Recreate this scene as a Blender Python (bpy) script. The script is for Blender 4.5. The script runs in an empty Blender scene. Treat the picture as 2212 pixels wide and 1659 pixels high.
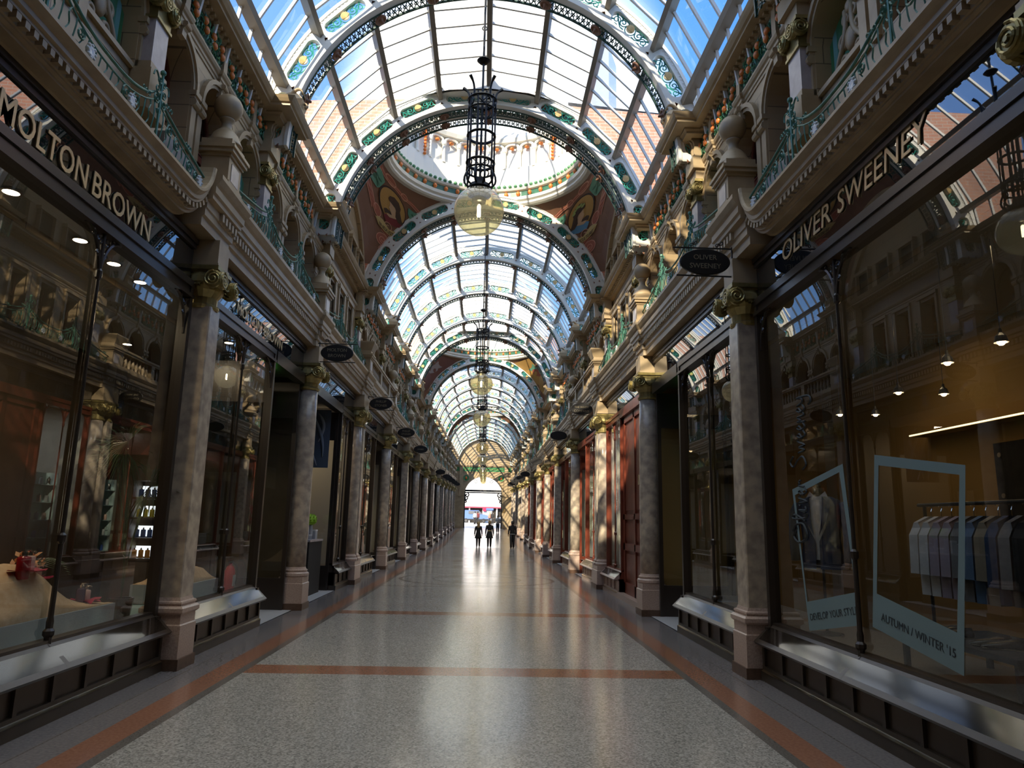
import bpy, bmesh, math, random
from mathutils import Vector, Matrix
random.seed(7)
C = bpy.context.scene.collection
scene = bpy.context.scene
PI = math.pi

# ------------------------------------------------------------------ camera
cam_d = bpy.data.cameras.new('camera')
cam_d.sensor_width = 36.0
cam_d.lens = 1534.0 / 2212.0 * 36.0
cam_d.clip_start = 0.05
cam_d.clip_end = 600
cam = bpy.data.objects.new('camera', cam_d)
C.objects.link(cam)
_R = Matrix(((0.99900956, -0.02847098, -0.03419506),
             (-0.03900587, -0.19055325, -0.98090163),
             (0.02141125, 0.98126391, -0.19147505)))
cam.matrix_world = Matrix.Translation((0.145, 0, 1.6)) @ _R.to_4x4()
scene.camera = cam

# ------------------------------------------------------------------ view
vs = scene.view_settings
vs.view_transform = 'Standard'
vs.look = 'None'
vs.gamma = 1.0
vs.use_curve_mapping = False
vs.exposure = 1.0
scene.cycles.max_bounces = 8
scene.cycles.diffuse_bounces = 4
scene.cycles.glossy_bounces = 4
scene.cycles.transmission_bounces = 6
scene.cycles.transparent_max_bounces = 32
scene.cycles.caustics_reflective = False
scene.cycles.caustics_refractive = False
scene.cycles.sample_clamp_indirect = 4.0

# ------------------------------------------------------------------ world sky
def make_world():
    w = bpy.data.worlds.new('sky')
    scene.world = w
    w.use_nodes = True
    nt = w.node_tree
    N = nt.nodes
    L = nt.links
    N.clear()
    out = N.new('ShaderNodeOutputWorld')
    bg = N.new('ShaderNodeBackground')
    tc = N.new('ShaderNodeTexCoord')
    sep = N.new('ShaderNodeSeparateXYZ')
    L.new(tc.outputs['Generated'], sep.inputs[0])
    ramp = N.new('ShaderNodeValToRGB')
    cr = ramp.color_ramp
    cr.elements[0].position = 0.0
    cr.elements[0].color = (0.42, 0.60, 0.85, 1)
    cr.elements[1].position = 1.0
    cr.elements[1].color = (1.9, 1.85, 1.75, 1)
    for p, c in ((0.22, (0.24, 0.46, 0.84, 1)), (0.36, (0.10, 0.32, 0.80, 1)), (0.66, (0.06, 0.24, 0.70, 1)), (0.80, (0.7, 0.85, 1.05, 1))):
        e = cr.elements.new(p)
        e.color = c
    L.new(sep.outputs['Z'], ramp.inputs[0])
    # broken cloud
    no = N.new('ShaderNodeTexNoise')
    no.inputs['Scale'].default_value = 2.6
    no.inputs['Detail'].default_value = 6
    no.inputs['Roughness'].default_value = 0.58
    L.new(tc.outputs['Generated'], no.inputs['Vector'])
    mr = N.new('ShaderNodeMapRange')
    mr.inputs['From Min'].default_value = 0.60
    mr.inputs['From Max'].default_value = 0.76
    L.new(no.outputs['Fac'], mr.inputs['Value'])
    # one bright cloud bank low ahead of the arcade
    dot = N.new('ShaderNodeVectorMath')
    dot.operation = 'DOT_PRODUCT'
    d = Vector((0.02, math.cos(math.radians(31)), math.sin(math.radians(31)))).normalized()
    dot.inputs[1].default_value = d
    L.new(tc.outputs['Generated'], dot.inputs[0])
    mb_ = N.new('ShaderNodeMapRange')
    mb_.interpolation_type = 'SMOOTHSTEP'
    mb_.inputs['From Min'].default_value = 0.972
    mb_.inputs['From Max'].default_value = 0.992
    L.new(dot.outputs['Value'], mb_.inputs['Value'])
    mx = N.new('ShaderNodeMath')
    mx.operation = 'MAXIMUM'
    L.new(mr.outputs[0], mx.inputs[0])
    L.new(mb_.outputs[0], mx.inputs[1])
    mix = N.new('ShaderNodeMixRGB')
    mix.inputs[2].default_value = (1.35, 1.36, 1.33, 1)
    L.new(mx.outputs[0], mix.inputs[0])
    L.new(ramp.outputs[0], mix.inputs[1])
    L.new(mix.outputs[0], bg.inputs['Color'])
    bg.inputs['Strength'].default_value = 1.0
    L.new(bg.outputs[0], out.inputs[0])
make_world()

# ------------------------------------------------------------------ sun (from behind the camera, left)
sd = bpy.data.lights.new('sun', 'SUN')
sd.energy = 5.0
sd.color = (1.0, 0.86, 0.64)
sd.angle = math.radians(0.6)
sun = bpy.data.objects.new('sun', sd)
C.objects.link(sun)
_az, _te = math.radians(25), 0.526
_dir = Vector((math.sin(_az), math.cos(_az), -_te)).normalized()
sun.rotation_mode = 'QUATERNION'
sun.rotation_quaternion = _dir.to_track_quat('-Z', 'Y')
sun.location = (-20, -30, 30)

# ------------------------------------------------------------------ materials
def mat(name, col, rough=0.5, metal=0.0, col2=None, scale=6.0, detail=4, bump=0.0, emit=0.0, spec=0.5, lo=0.35, hi=0.65, bscale=None, ior=None):
    m = bpy.data.materials.new(name)
    m.use_nodes = True
    nt = m.node_tree
    b = nt.nodes['Principled BSDF']
    b.inputs['Base Color'].default_value = (*col, 1)
    b.inputs['Roughness'].default_value = rough
    b.inputs['Metallic'].default_value = metal
    b.inputs['Specular IOR Level'].default_value = spec
    if ior:
        b.inputs['IOR'].default_value = ior
    if emit:
        b.inputs['Emission Color'].default_value = (*col, 1)
        b.inputs['Emission Strength'].default_value = emit
    if col2 or bump:
        tc = nt.nodes.new('ShaderNodeTexCoord')
        no = nt.nodes.new('ShaderNodeTexNoise')
        no.inputs['Scale'].default_value = scale
        no.inputs['Detail'].default_value = detail
        nt.links.new(tc.outputs['Object'], no.inputs['Vector'])
        if col2:
            r = nt.nodes.new('ShaderNodeValToRGB')
            r.color_ramp.elements[0].position = lo
            r.color_ramp.elements[0].color = (*col, 1)
            r.color_ramp.elements[1].position = hi
            r.color_ramp.elements[1].color = (*col2, 1)
            nt.links.new(no.outputs['Fac'], r.inputs[0])
            nt.links.new(r.outputs[0], b.inputs['Base Color'])
        if bump:
            bp = nt.nodes.new('ShaderNodeBump')
            bp.inputs['Strength'].default_value = bump
            bp.inputs['Distance'].default_value = 0.02
            if bscale:
                n2 = nt.nodes.new('ShaderNodeTexNoise')
                n2.inputs['Scale'].default_value = bscale
                nt.links.new(tc.outputs['Object'], n2.inputs['Vector'])
                nt.links.new(n2.outputs['Fac'], bp.inputs['Height'])
            else:
                nt.links.new(no.outputs['Fac'], bp.inputs['Height'])
            nt.links.new(bp.outputs[0], b.inputs['Normal'])
    return m

def glass(name, tint=(1, 1, 1), f0=0.06, rough=0.0, haze=0.0, hazecol=(0.9, 0.9, 0.9), bump=0.0, bscale=1.5, gain=1.0):
    """thin sheet: see-through, with a mirror layer that grows towards grazing"""
    m = bpy.data.materials.new(name)
    m.use_nodes = True
    nt = m.node_tree
    N, L = nt.nodes, nt.links
    N.clear()
    out = N.new('ShaderNodeOutputMaterial')
    tr = N.new('ShaderNodeBsdfTransparent')
    tr.inputs[0].default_value = (*tint, 1)
    gl = N.new('ShaderNodeBsdfGlossy')
    gl.inputs['Roughness'].default_value = rough
    lw = N.new('ShaderNodeLayerWeight')
    lw.inputs['Blend'].default_value = 0.5
    pw = N.new('ShaderNodeMath')
    pw.operation = 'POWER'
    pw.inputs[1].default_value = 3.2
    L.new(lw.outputs['Facing'], pw.inputs[0])
    ml = N.new('ShaderNodeMath')
    ml.operation = 'MULTIPLY_ADD'
    ml.inputs[1].default_value = (1 - f0) * gain
    ml.inputs[2].default_value = f0
    L.new(pw.outputs[0], ml.inputs[0])
    mix = N.new('ShaderNodeMixShader')
    L.new(ml.outputs[0], mix.inputs[0])
    src = tr
    if haze:
        df = N.new('ShaderNodeBsdfTranslucent')
        df.inputs[0].default_value = (*hazecol, 1)
        m2 = N.new('ShaderNodeMixShader')
        m2.inputs[0].default_value = haze
        L.new(tr.outputs[0], m2.inputs[1])
        L.new(df.outputs[0], m2.inputs[2])
        src = m2
    L.new(src.outputs[0], mix.inputs[1])
    L.new(gl.outputs[0], mix.inputs[2])
    if bump:
        tc = N.new('ShaderNodeTexCoord')
        no = N.new('ShaderNodeTexNoise')
        no.inputs['Scale'].default_value = bscale
        no.inputs['Detail'].default_value = 1
        L.new(tc.outputs['Object'], no.inputs['Vector'])
        bp = N.new('ShaderNodeBump')
        bp.inputs['Strength'].default_value = bump
        bp.inputs['Distance'].default_value = 0.01
        L.new(no.outputs['Fac'], bp.inputs['Height'])
        L.new(bp.outputs[0], gl.inputs['Normal'])
    L.new(mix.outputs[0], out.inputs[0])
    return m

def terrazzo():
    m = bpy.data.materials.new('terrazzo')
    m.use_nodes = True
    nt = m.node_tree
    b = nt.nodes['Principled BSDF']
    tc = nt.nodes.new('ShaderNodeTexCoord')
    vo = nt.nodes.new('ShaderNodeTexVoronoi')
    vo.inputs['Scale'].default_value = 75
    nt.links.new(tc.outputs['Object'], vo.inputs['Vector'])
    r = nt.nodes.new('ShaderNodeValToRGB')
    r.color_ramp.elements[0].color = (0.15, 0.147, 0.142, 1)
    r.color_ramp.elements[1].color = (0.56, 0.54, 0.50, 1)
    e = r.color_ramp.elements.new(0.45)
    e.color = (0.34, 0.325, 0.30, 1)
    nt.links.new(vo.outputs['Color'], r.inputs[0])
    no = nt.nodes.new('ShaderNodeTexNoise')
    no.inputs['Scale'].default_value = 0.9
    no.inputs['Detail'].default_value = 5
    nt.links.new(tc.outputs['Object'], no.inputs['Vector'])
    mr = nt.nodes.new('ShaderNodeMapRange')
    mr.inputs['To Min'].default_value = 0.11
    mr.inputs['To Max'].default_value = 0.20
    nt.links.new(no.outputs['Fac'], mr.inputs['Value'])
    nt.links.new(mr.outputs[0], b.inputs['Roughness'])
    nt.links.new(r.outputs[0], b.inputs['Base Color'])
    b.inputs['Specular IOR Level'].default_value = 0.5
    bp = nt.nodes.new('ShaderNodeBump')
    bp.inputs['Strength'].default_value = 0.05
    n2 = nt.nodes.new('ShaderNodeTexNoise')
    n2.inputs['Scale'].default_value = 2.2
    nt.links.new(tc.outputs['Object'], n2.inputs['Vector'])
    nt.links.new(n2.outputs['Fac'], bp.inputs['Height'])
    nt.links.new(bp.outputs[0], b.inputs['Normal'])
    return m

def blocks(name, col, col2, joint, bw=0.55, bh=0.28, rough=0.4):
    """glazed faience blocks with thin joints, laid on the wall's own y-z plane"""
    m = bpy.data.materials.new(name)
    m.use_nodes = True
    nt = m.node_tree
    b = nt.nodes['Principled BSDF']
    tc = nt.nodes.new('ShaderNodeTexCoord')
    sp = nt.nodes.new('ShaderNodeSeparateXYZ')
    ad = nt.nodes.new('ShaderNodeMath')
    ad.operation = 'ADD'
    cb = nt.nodes.new('ShaderNodeCombineXYZ')
    nt.links.new(tc.outputs['Object'], sp.inputs[0])
    nt.links.new(sp.outputs['X'], ad.inputs[0])
    nt.links.new(sp.outputs['Y'], ad.inputs[1])
    nt.links.new(ad.outputs[0], cb.inputs['X'])
    nt.links.new(sp.outputs['Z'], cb.inputs['Y'])
    br = nt.nodes.new('ShaderNodeTexBrick')
    br.inputs['Color1'].default_value = (*col, 1)
    br.inputs['Color2'].default_value = (*col2, 1)
    br.inputs['Mortar'].default_value = (*joint, 1)
    br.inputs['Scale'].default_value = 1.0
    br.inputs['Mortar Size'].default_value = 0.006
    br.inputs['Brick Width'].default_value = bw
    br.inputs['Row Height'].default_value = bh
    nt.links.new(cb.outputs[0], br.inputs['Vector'])
    nt.links.new(br.outputs['Color'], b.inputs['Base Color'])
    b.inputs['Roughness'].default_value = rough
    return m

M = {}
M['stone'] = mat('buff_faience', (0.38, 0.275, 0.155), 0.42, col2=(0.47, 0.35, 0.205), scale=3.5, bump=0.06)
M['wall'] = blocks('faience_blocks', (0.45, 0.325, 0.18), (0.40, 0.285, 0.16), (0.17, 0.12, 0.07))
M['base'] = mat('pink_granite', (0.42, 0.30, 0.24), 0.3, col2=(0.55, 0.42, 0.34), scale=60, bump=0.02)
M['plinth'] = mat('brown_plinth', (0.10, 0.055, 0.035), 0.35, col2=(0.14, 0.08, 0.05), scale=20)
M['marble'] = mat('veined_marble', (0.56, 0.46, 0.34), 0.22, col2=(0.33, 0.27, 0.22), scale=7, detail=10, lo=0.38, hi=0.66)
M['lilac'] = mat('lilac_marble', (0.52, 0.47, 0.47), 0.3, col2=(0.40, 0.35, 0.36), scale=7, detail=7)
M['gilt'] = mat('gilt_bronze', (0.44, 0.34, 0.12), 0.36, metal=0.6, col2=(0.26, 0.21, 0.085), scale=9)
M['iron'] = mat('green_painted_iron', (0.065, 0.20, 0.135), 0.42, col2=(0.10, 0.25, 0.18), scale=14)
M['bronze'] = mat('dark_bronze_frame', (0.035, 0.026, 0.02), 0.28, spec=0.6)
M['panel'] = mat('stall_riser_brown', (0.045, 0.034, 0.025), 0.3, col2=(0.06, 0.045, 0.032), scale=4)
M['mahog'] = mat('red_mahogany', (0.20, 0.045, 0.022), 0.3, col2=(0.14, 0.03, 0.016), scale=5)
M['brass'] = mat('brass_sill', (0.72, 0.62, 0.42), 0.22, metal=1.0)
M['mirror'] = mat('mirror_strip', (0.16, 0.145, 0.12), 0.05, metal=1.0)
M['blackglass'] = mat('black_fascia_glass', (0.006, 0.007, 0.008), 0.012, ior=2.7, spec=0.5)
M['gloss'] = mat('dark_gloss_strip', (0.012, 0.010, 0.008), 0.08, ior=1.45)
M['glass'] = glass('shop_window_glass', (0.86, 0.88, 0.84), f0=0.09, bump=0.02, bscale=1.2, gain=0.9)
M['upglass'] = glass('upper_window_glass', (0.5, 0.52, 0.5), f0=0.10, gain=0.9)
M['roofglass'] = glass('roof_glass', (0.90, 0.94, 0.97), f0=0.03, haze=0.07, hazecol=(0.95, 0.93, 0.88), gain=0.6)
M['white'] = mat('cream_painted_iron', (0.80, 0.77, 0.69), 0.4)
M['purlin'] = mat('brown_grey_purlin', (0.19, 0.16, 0.125), 0.5)
M['bar'] = mat('white_glazing_bar', (0.78, 0.78, 0.76), 0.45)
M['teal'] = mat('teal_green_paint', (0.035, 0.30, 0.24), 0.4, col2=(0.07, 0.40, 0.33), scale=20)
M['dkgreen'] = mat('dark_green_paint', (0.02, 0.065, 0.05), 0.4)
M['rust'] = mat('brown_red_paint', (0.25, 0.12, 0.07), 0.5)
M['shell'] = mat('gold_shell', (0.80, 0.58, 0.28), 0.4)
M['blackiron'] = mat('black_wrought_iron', (0.012, 0.011, 0.010), 0.45)
M['leaf'] = mat('green_glazed_leaf', (0.06, 0.20, 0.10), 0.3, col2=(0.14, 0.34, 0.17), scale=12)
M['leafdark'] = mat('deep_green_glaze', (0.035, 0.12, 0.075), 0.35, col2=(0.06, 0.18, 0.11), scale=9)
M['orange'] = mat('orange_glaze', (0.78, 0.22, 0.045), 0.28)
M['niche'] = mat('green_glazed_niche', (0.07, 0.24, 0.095), 0.28)
M['dark'] = mat('dark_room', (0.02, 0.016, 0.012), 0.8)
M['brick'] = blocks('red_brick', (0.55, 0.24, 0.14), (0.48, 0.20, 0.12), (0.5, 0.42, 0.36), 0.23, 0.075, 0.8)
M['lead'] = mat('lead_grey_flashing', (0.20, 0.215, 0.24), 0.5, col2=(0.26, 0.23, 0.19), scale=5)
M['render'] = mat('white_rendered_drum', (0.82, 0.80, 0.76), 0.7)
M['slate'] = mat('roof_slate', (0.12, 0.12, 0.13), 0.7)
M['gold_text'] = mat('gold_leaf_letter', (0.85, 0.62, 0.30), 0.35, metal=0.35)
M['dim_text'] = mat('dull_gold_letter', (0.26, 0.22, 0.15), 0.5)
M['signblack'] = mat('black_sign_board', (0.008, 0.007, 0.007), 0.45)
M['terrazzo'] = terrazzo()
M['redband'] = mat('red_terrazzo', (0.27, 0.125, 0.08), 0.15, col2=(0.33, 0.165, 0.105), scale=40)
M['blueband'] = mat('blue_grey_terrazzo', (0.17, 0.16, 0.165), 0.16, col2=(0.23, 0.21, 0.21), scale=40)
M['darkline'] = mat('dark_grey_terrazzo', (0.12, 0.11, 0.10), 0.18, col2=(0.17, 0.155, 0.14), scale=60)
M['step'] = mat('white_stone_step', (0.45, 0.46, 0.48), 0.4)
# ------------------------------------------------------------------ mesh helpers
def zoff(y):
    return max(0.0, (y - 46.0) * 0.025)

class MB:
    """collects polygons; s mirrors x for the left-hand side; warp follows the street's rise"""
    def __init__(self, s=1, warp=False):
        self.v, self.f, self.m, self.s, self.w = [], [], [], s, warp
        self.cur = 0
    def add(self, pts):
        i = len(self.v)
        for p in pts:
            x, y, z = p
            self.v.append((x * self.s, y, z + (zoff(y) if self.w else 0)))
        return i
    def face(self, idx):
        self.f.append(tuple(idx) if self.s > 0 else tuple(reversed(idx)))
        self.m.append(self.cur)
    def poly(self, pts):
        i = self.add(pts)
        self.face(range(i, i + len(pts)))
    def ylong(self, X0, z0, X1, z1, ya, yb):
        """a long strip along y, cut where the street starts to rise"""
        ys = [ya] + [c for c in (46.0,) if ya < c < yb] + [yb]
        for a, b in zip(ys, ys[1:]):
            self.poly([(X0, a, z0), (X0, b, z0), (X1, b, z1), (X1, a, z1)])
    def box(self, x0, x1, y0, y1, z0, z1):
        i = self.add([(x0, y0, z0), (x1, y0, z0), (x1, y1, z0), (x0, y1, z0), (x0, y0, z1), (x1, y0, z1), (x1, y1, z1), (x0, y1, z1)])
        for q in ((0, 3, 2, 1), (4, 5, 6, 7), (0, 1, 5, 4), (1, 2, 6, 5), (2, 3, 7, 6), (3, 0, 4, 7)):
            self.face([i + k for k in q])
    def taper(self, c0, h0, z0, c1, h1, z1):
        """frustum: centre (x,y), half sizes (hx,hy) at z0 and z1"""
        i = self.add([(c0[0] - h0[0], c0[1] - h0[1], z0), (c0[0] + h0[0], c0[1] - h0[1], z0), (c0[0] + h0[0], c0[1] + h0[1], z0), (c0[0] - h0[0], c0[1] + h0[1], z0),
                      (c1[0] - h1[0], c1[1] - h1[1], z1), (c1[0] + h1[0], c1[1] - h1[1], z1), (c1[0] + h1[0], c1[1] + h1[1], z1), (c1[0] - h1[0], c1[1] + h1[1], z1)])
        for q in ((0, 3, 2, 1), (4, 5, 6, 7), (0, 1, 5, 4), (1, 2, 6, 5), (2, 3, 7, 6), (3, 0, 4, 7)):
            self.face([i + k for k in q])
    def rings(self, rings, closed=True, cap0=True, cap1=True):
        n = len(rings[0])
        ids = [self.add(r) for r in rings]
        for a, b in zip(ids, ids[1:]):
            for k in range(n if closed else n - 1):
                k2 = (k + 1) % n
                self.face((a + k, a + k2, b + k2, b + k))
        if closed and cap0:
            self.face([ids[0] + k for k in reversed(range(n))])
        if closed and cap1:
            self.face([ids[-1] + k for k in range(n)])
    def lathe(self, c, prof, n=16, cap0=True, cap1=True, axis='z'):
        cx, cy, cz = c
        R = []
        for r, h in prof:
            ring = []
            for k in range(n):
                a = 2 * PI * k / n
                u, w = r * math.cos(a), r * math.sin(a)
                if axis == 'z': ring.append((cx + u, cy + w, cz + h))
                elif axis == 'y': ring.append((cx + u, cy + h, cz - w))
                else: ring.append((cx + h, cy + u, cz + w))
            R.append(ring)
        self.rings(R, True, cap0, cap1)
    def sweep_y(self, path, prof, cap=True):
        """profile [(out,z)] swept along plan path [(X,y)]; out points to the corridor (smaller X)"""
        n = len(path)
        rs = []
        for i, (X, y) in enumerate(path):
            a = path[max(0, i - 1)]
            b = path[min(n - 1, i + 1)]
            def nrm(p, q):
                dx, dy = q[0] - p[0], q[1] - p[1]
                l = math.hypot(dx, dy) or 1
                return (-dy / l, dx / l)
            n1 = nrm(a, (X, y)) if i > 0 else nrm((X, y), b)
            n2 = nrm((X, y), b) if i < n - 1 else n1
            mx, my = n1[0] + n2[0], n1[1] + n2[1]
            l = math.hypot(mx, my) or 1
            mx, my = mx / l, my / l
            k = 1.0 / max(0.45, mx * n1[0] + my * n1[1])
            rs.append([(X + mx * k * o, y + my * k * o, z) for o, z in prof])
        self.rings(rs, True, cap, cap)
    def tube(self, pts, r, n=6, caps=True):
        pts = [Vector(p) for p in pts]
        rings = []
        up = None
        for i, p in enumerate(pts):
            d = (pts[min(i + 1, len(pts) - 1)] - pts[max(i - 1, 0)])
            if d.length < 1e-9: d = Vector((0, 0, 1))
            d.normalize()
            if up is None:
                up = Vector((0, 0, 1)) if abs(d.z) < 0.9 else Vector((1, 0, 0))
            a = d.cross(up)
            if a.length < 1e-6:
                a = d.orthogonal()
            a.normalize()
            b = a.cross(d).normalized()
            up = b
            rr = r[i] if isinstance(r, (list, tuple)) else r
            rings.append([tuple(p + (a * math.cos(2 * PI * k / n) + b * math.sin(2 * PI * k / n)) * rr) for k in range(n)])
        self.rings(rings, True, caps, caps)
    def prism(self, poly, a0, a1, ax='y'):
        """extrude a 2-D polygon: ax y -> poly (x,z); ax x -> poly (y,z); ax z -> poly (x,y)"""
        def P(u, w, t):
            return (u, t, w) if ax == 'y' else (t, u, w) if ax == 'x' else (u, w, t)
        n = len(poly)
        i = self.add([P(u, w, a0) for u, w in poly])
        j = self.add([P(u, w, a1) for u, w in poly])
        for k in range(n):
            k2 = (k + 1) % n
            self.face((i + k, i + k2, j + k2, j + k))
        self.face([i + k for k in reversed(range(n))])
        self.face([j + k for k in range(n)])
    def ball(self, c, r, n=16, m=10, sc=(1, 1, 1)):
        rings = []
        for j in range(1, m):
            t = PI * j / m
            rings.append([(c[0] + r * sc[0] * math.sin(t) * math.cos(2 * PI * k / n), c[1] + r * sc[1] * math.sin(t) * math.sin(2 * PI * k / n), c[2] - r * sc[2] * math.cos(t)) for k in range(n)])
        self.rings(rings)
    def build(self, name, mats, parent=None, smooth=False, kind=None):
        me = bpy.data.meshes.new(name)
        me.from_pydata(self.v, [], self.f)
        for m in (mats if isinstance(mats, (list, tuple)) else [mats]):
            me.materials.append(m)
        if any(self.m):
            me.polygons.foreach_set('material_index', self.m)
        if smooth:
            me.polygons.foreach_set('use_smooth', [True] * len(me.polygons))
        me.update()
        o = bpy.data.objects.new(name, me)
        C.objects.link(o)
        if parent is not None:
            o.parent = parent
        if kind:
            o['kind'] = kind
        return o

def fix_normals(o):
    bm = bmesh.new()
    bm.from_mesh(o.data)
    bmesh.ops.recalc_face_normals(bm, faces=bm.faces)
    bm.to_mesh(o.data)
    bm.free()
    return o

def thing(name, label, cat, loc=(0, 0, 0), rot=(0, 0, 0), group=None, sc=None):
    o = bpy.data.objects.new(name, None)
    o.empty_display_size = 0.1
    C.objects.link(o)
    o.location = loc
    o.rotation_euler = rot
    if sc: o.scale = sc
    o['label'] = label
    o['category'] = cat
    if group: o['group'] = group
    return o

def tag(o, label, cat, group=None):
    o['label'] = label
    o['category'] = cat
    if group: o['group'] = group
    return o

def structure(o):
    o['kind'] = 'structure'
    return o

_kids = {}
def dup(root, loc, label=None, rot=None, sc=None, group=None, skip=()):
    """a copy of a thing with copies of its parts and sub-parts"""
    if root.name not in _kids:
        _kids[root.name] = [(ch, list(ch.children)) for ch in root.children]
    r = root.copy()
    C.objects.link(r)
    r.location = loc
    if rot is not None: r.rotation_euler = rot
    if sc is not None: r.scale = sc
    if label: r['label'] = label
    if group: r['group'] = group
    for ch, subs in _kids[root.name]:
        if ch.name.split('.')[0] in skip: continue
        c = ch.copy()
        C.objects.link(c)
        c.parent = r
        for g in subs:
            d = g.copy()
            C.objects.link(d)
            d.parent = c
    return r

def spiral(c, ex, ey, r0, r1, turns, a0=0.0, n=18):
    c, ex, ey = Vector(c), Vector(ex), Vector(ey)
    out = []
    for i in range(n + 1):
        t = i / n
        a = a0 + 2 * PI * turns * t
        r = r0 + (r1 - r0) * t
        out.append(tuple(c + ex * (r * math.cos(a)) + ey * (r * math.sin(a))))
    return out

def bez(p0, p1, p2, p3, n=12):
    P = [Vector(p) for p in (p0, p1, p2, p3)]
    return [tuple(P[0] * (1 - t) ** 3 + P[1] * 3 * t * (1 - t) ** 2 + P[2] * 3 * t * t * (1 - t) + P[3] * t ** 3) for t in [i / n for i in range(n + 1)]]

def text_mesh(body, size, depth=0.006, shear=0.0, align='LEFT', space=1.0, wx=1.0, bold=0.0):
    cu = bpy.data.curves.new('t', 'FONT')
    cu.body = body
    cu.size = size
    cu.extrude = depth
    cu.shear = shear
    cu.align_x = align
    cu.space_character = space
    cu.offset = bold
    cu.resolution_u = 3
    o = bpy.data.objects.new('t', cu)
    C.objects.link(o)
    dg = bpy.context.evaluated_depsgraph_get()
    me = bpy.data.meshes.new_from_object(o.evaluated_get(dg))
    bpy.data.objects.remove(o)
    if wx != 1.0:
        for v in me.vertices: v.co.x *= wx
    return me

def text_obj(name, body, size, m, loc, rot, parent=None, **k):
    me = text_mesh(body, size, **k)
    me.materials.clear()
    me.materials.append(m)
    me.name = name
    o = bpy.data.objects.new(name, me)
    C.objects.link(o)
    o.location = loc
    o.rotation_euler = rot
    if parent is not None: o.parent = parent
    return o
ROT_L = (PI / 2, 0, PI / 2)     # reads along +y, faces +x
ROT_R = (PI / 2, 0, -PI / 2)    # reads along -y, faces -x
ROT_F = (PI / 2, 0, 0)          # reads along +x, faces -y
NTH = ['nearest', 'second', 'third', 'fourth', 'fifth', 'sixth', 'seventh', 'eighth', 'ninth', 'tenth', 'eleventh', 'twelfth', 'thirteenth', 'fourteenth', 'fifteenth',
       'sixteenth', 'seventeenth', 'eighteenth', 'nineteenth', 'twentieth', 'twenty-first', 'twenty-second', 'twenty-third', 'twenty-fourth', 'twenty-fifth', 'twenty-sixth', 'twenty-seventh', 'twenty-eighth', 'twenty-ninth', 'thirtieth']
SIDE = {1: 'right', -1: 'left'}
# ------------------------------------------------------------------ layout
ST = [(-7.4, 'P'), (-2.2, 'C'), (3.0, 'D'), (8.2, 'P'), (13.4, 'C'), (18.8, 'D'), (24.3, 'C'), (30.2, 'P'), (35.2, 'C'), (40.6, 'D'), (46.0, 'P'),
      (51.5, 'C'), (57.0, 'P'), (62.5, 'C'), (68.0, 'P'), (73.5, 'C'), (79.0, 'P')]
YEND = 81.0
YBACK = -8.0
UP = [-7.6, -4.1, -0.6, 2.9, 6.4, 9.9, 13.45, 18.45, 22.0, 25.5, 29.0, 31.85, 37.45, 41.0, 44.5, 48.0, 51.5, 55.0, 60.0, 63.5, 67.0, 70.5, 74.0, 77.5, 81.0]
DOMES = [(13.45, 18.45), (31.85, 37.45), (55.0, 60.0)]
RC, RR = 7.05, 3.34            # roof circle centre height and radius

# ------------------------------------------------------------------ floor
def build_floor():
    mb = MB(1, True)
    mats = [M['terrazzo'], M['redband'], M['blueband'], M['darkline'], M['step']]
    xs = [(-3.7, -2.93, 2), (-2.93, -2.915, 3), (-2.915, -2.67, 2), (-2.67, -2.42, 1), (-2.42, -2.33, 3), (-2.33, 2.33, 0), (2.33, 2.42, 3), (2.42, 2.67, 1), (2.67, 2.915, 2), (2.915, 2.93, 3), (2.93, 3.7, 2)]
    cross = [(2.8, 3.2, 1), (7.96, 8.40, 1), (12.88, 13.33, 1), (18.28, 18.42, 3), (23.3, 23.42, 3), (25.6, 25.75, 3), (30.1, 30.5, 1), (35.2, 35.6, 1), (40.4, 40.8, 1), (45.6, 46.0, 1), (51, 51.4, 1), (57, 57.4, 1), (63, 63.4, 1), (69, 69.4, 1), (75, 75.4, 1)]
    ys = sorted(set([YBACK, YEND + 2] + [round(46 + 2.5 * k, 3) for k in range(15)] + [c for t in cross for c in t[:2]]))
    for a, b in zip(ys, ys[1:]):
        mid = (a + b) / 2
        cm = next((m for p, q, m in cross if p <= mid <= q), None)
        for x0, x1, m in xs:
            mb.cur = cm if (m == 0 and cm is not None) else m
            mb.poly([(x0, a, 0), (x1, a, 0), (x1, b, 0), (x0, b, 0)])
    # inlaid circle beneath the first dome
    for r0, r1, m in ((2.10, 2.2, 3), (1.2, 1.26, 3)):
        mb.cur = m
        for k in range(64):
            a, b = 2 * PI * k / 64, 2 * PI * (k + 1) / 64
            mb.poly([(r0 * math.cos(a), 20.85 + r0 * math.sin(a), 0.0015), (r1 * math.cos(a), 20.85 + r1 * math.sin(a), 0.0015),
                     (r1 * math.cos(b), 20.85 + r1 * math.sin(b), 0.0015), (r0 * math.cos(b), 20.85 + r0 * math.sin(b), 0.0015)])
    structure(mb.build('floor', mats))
build_floor()

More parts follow.
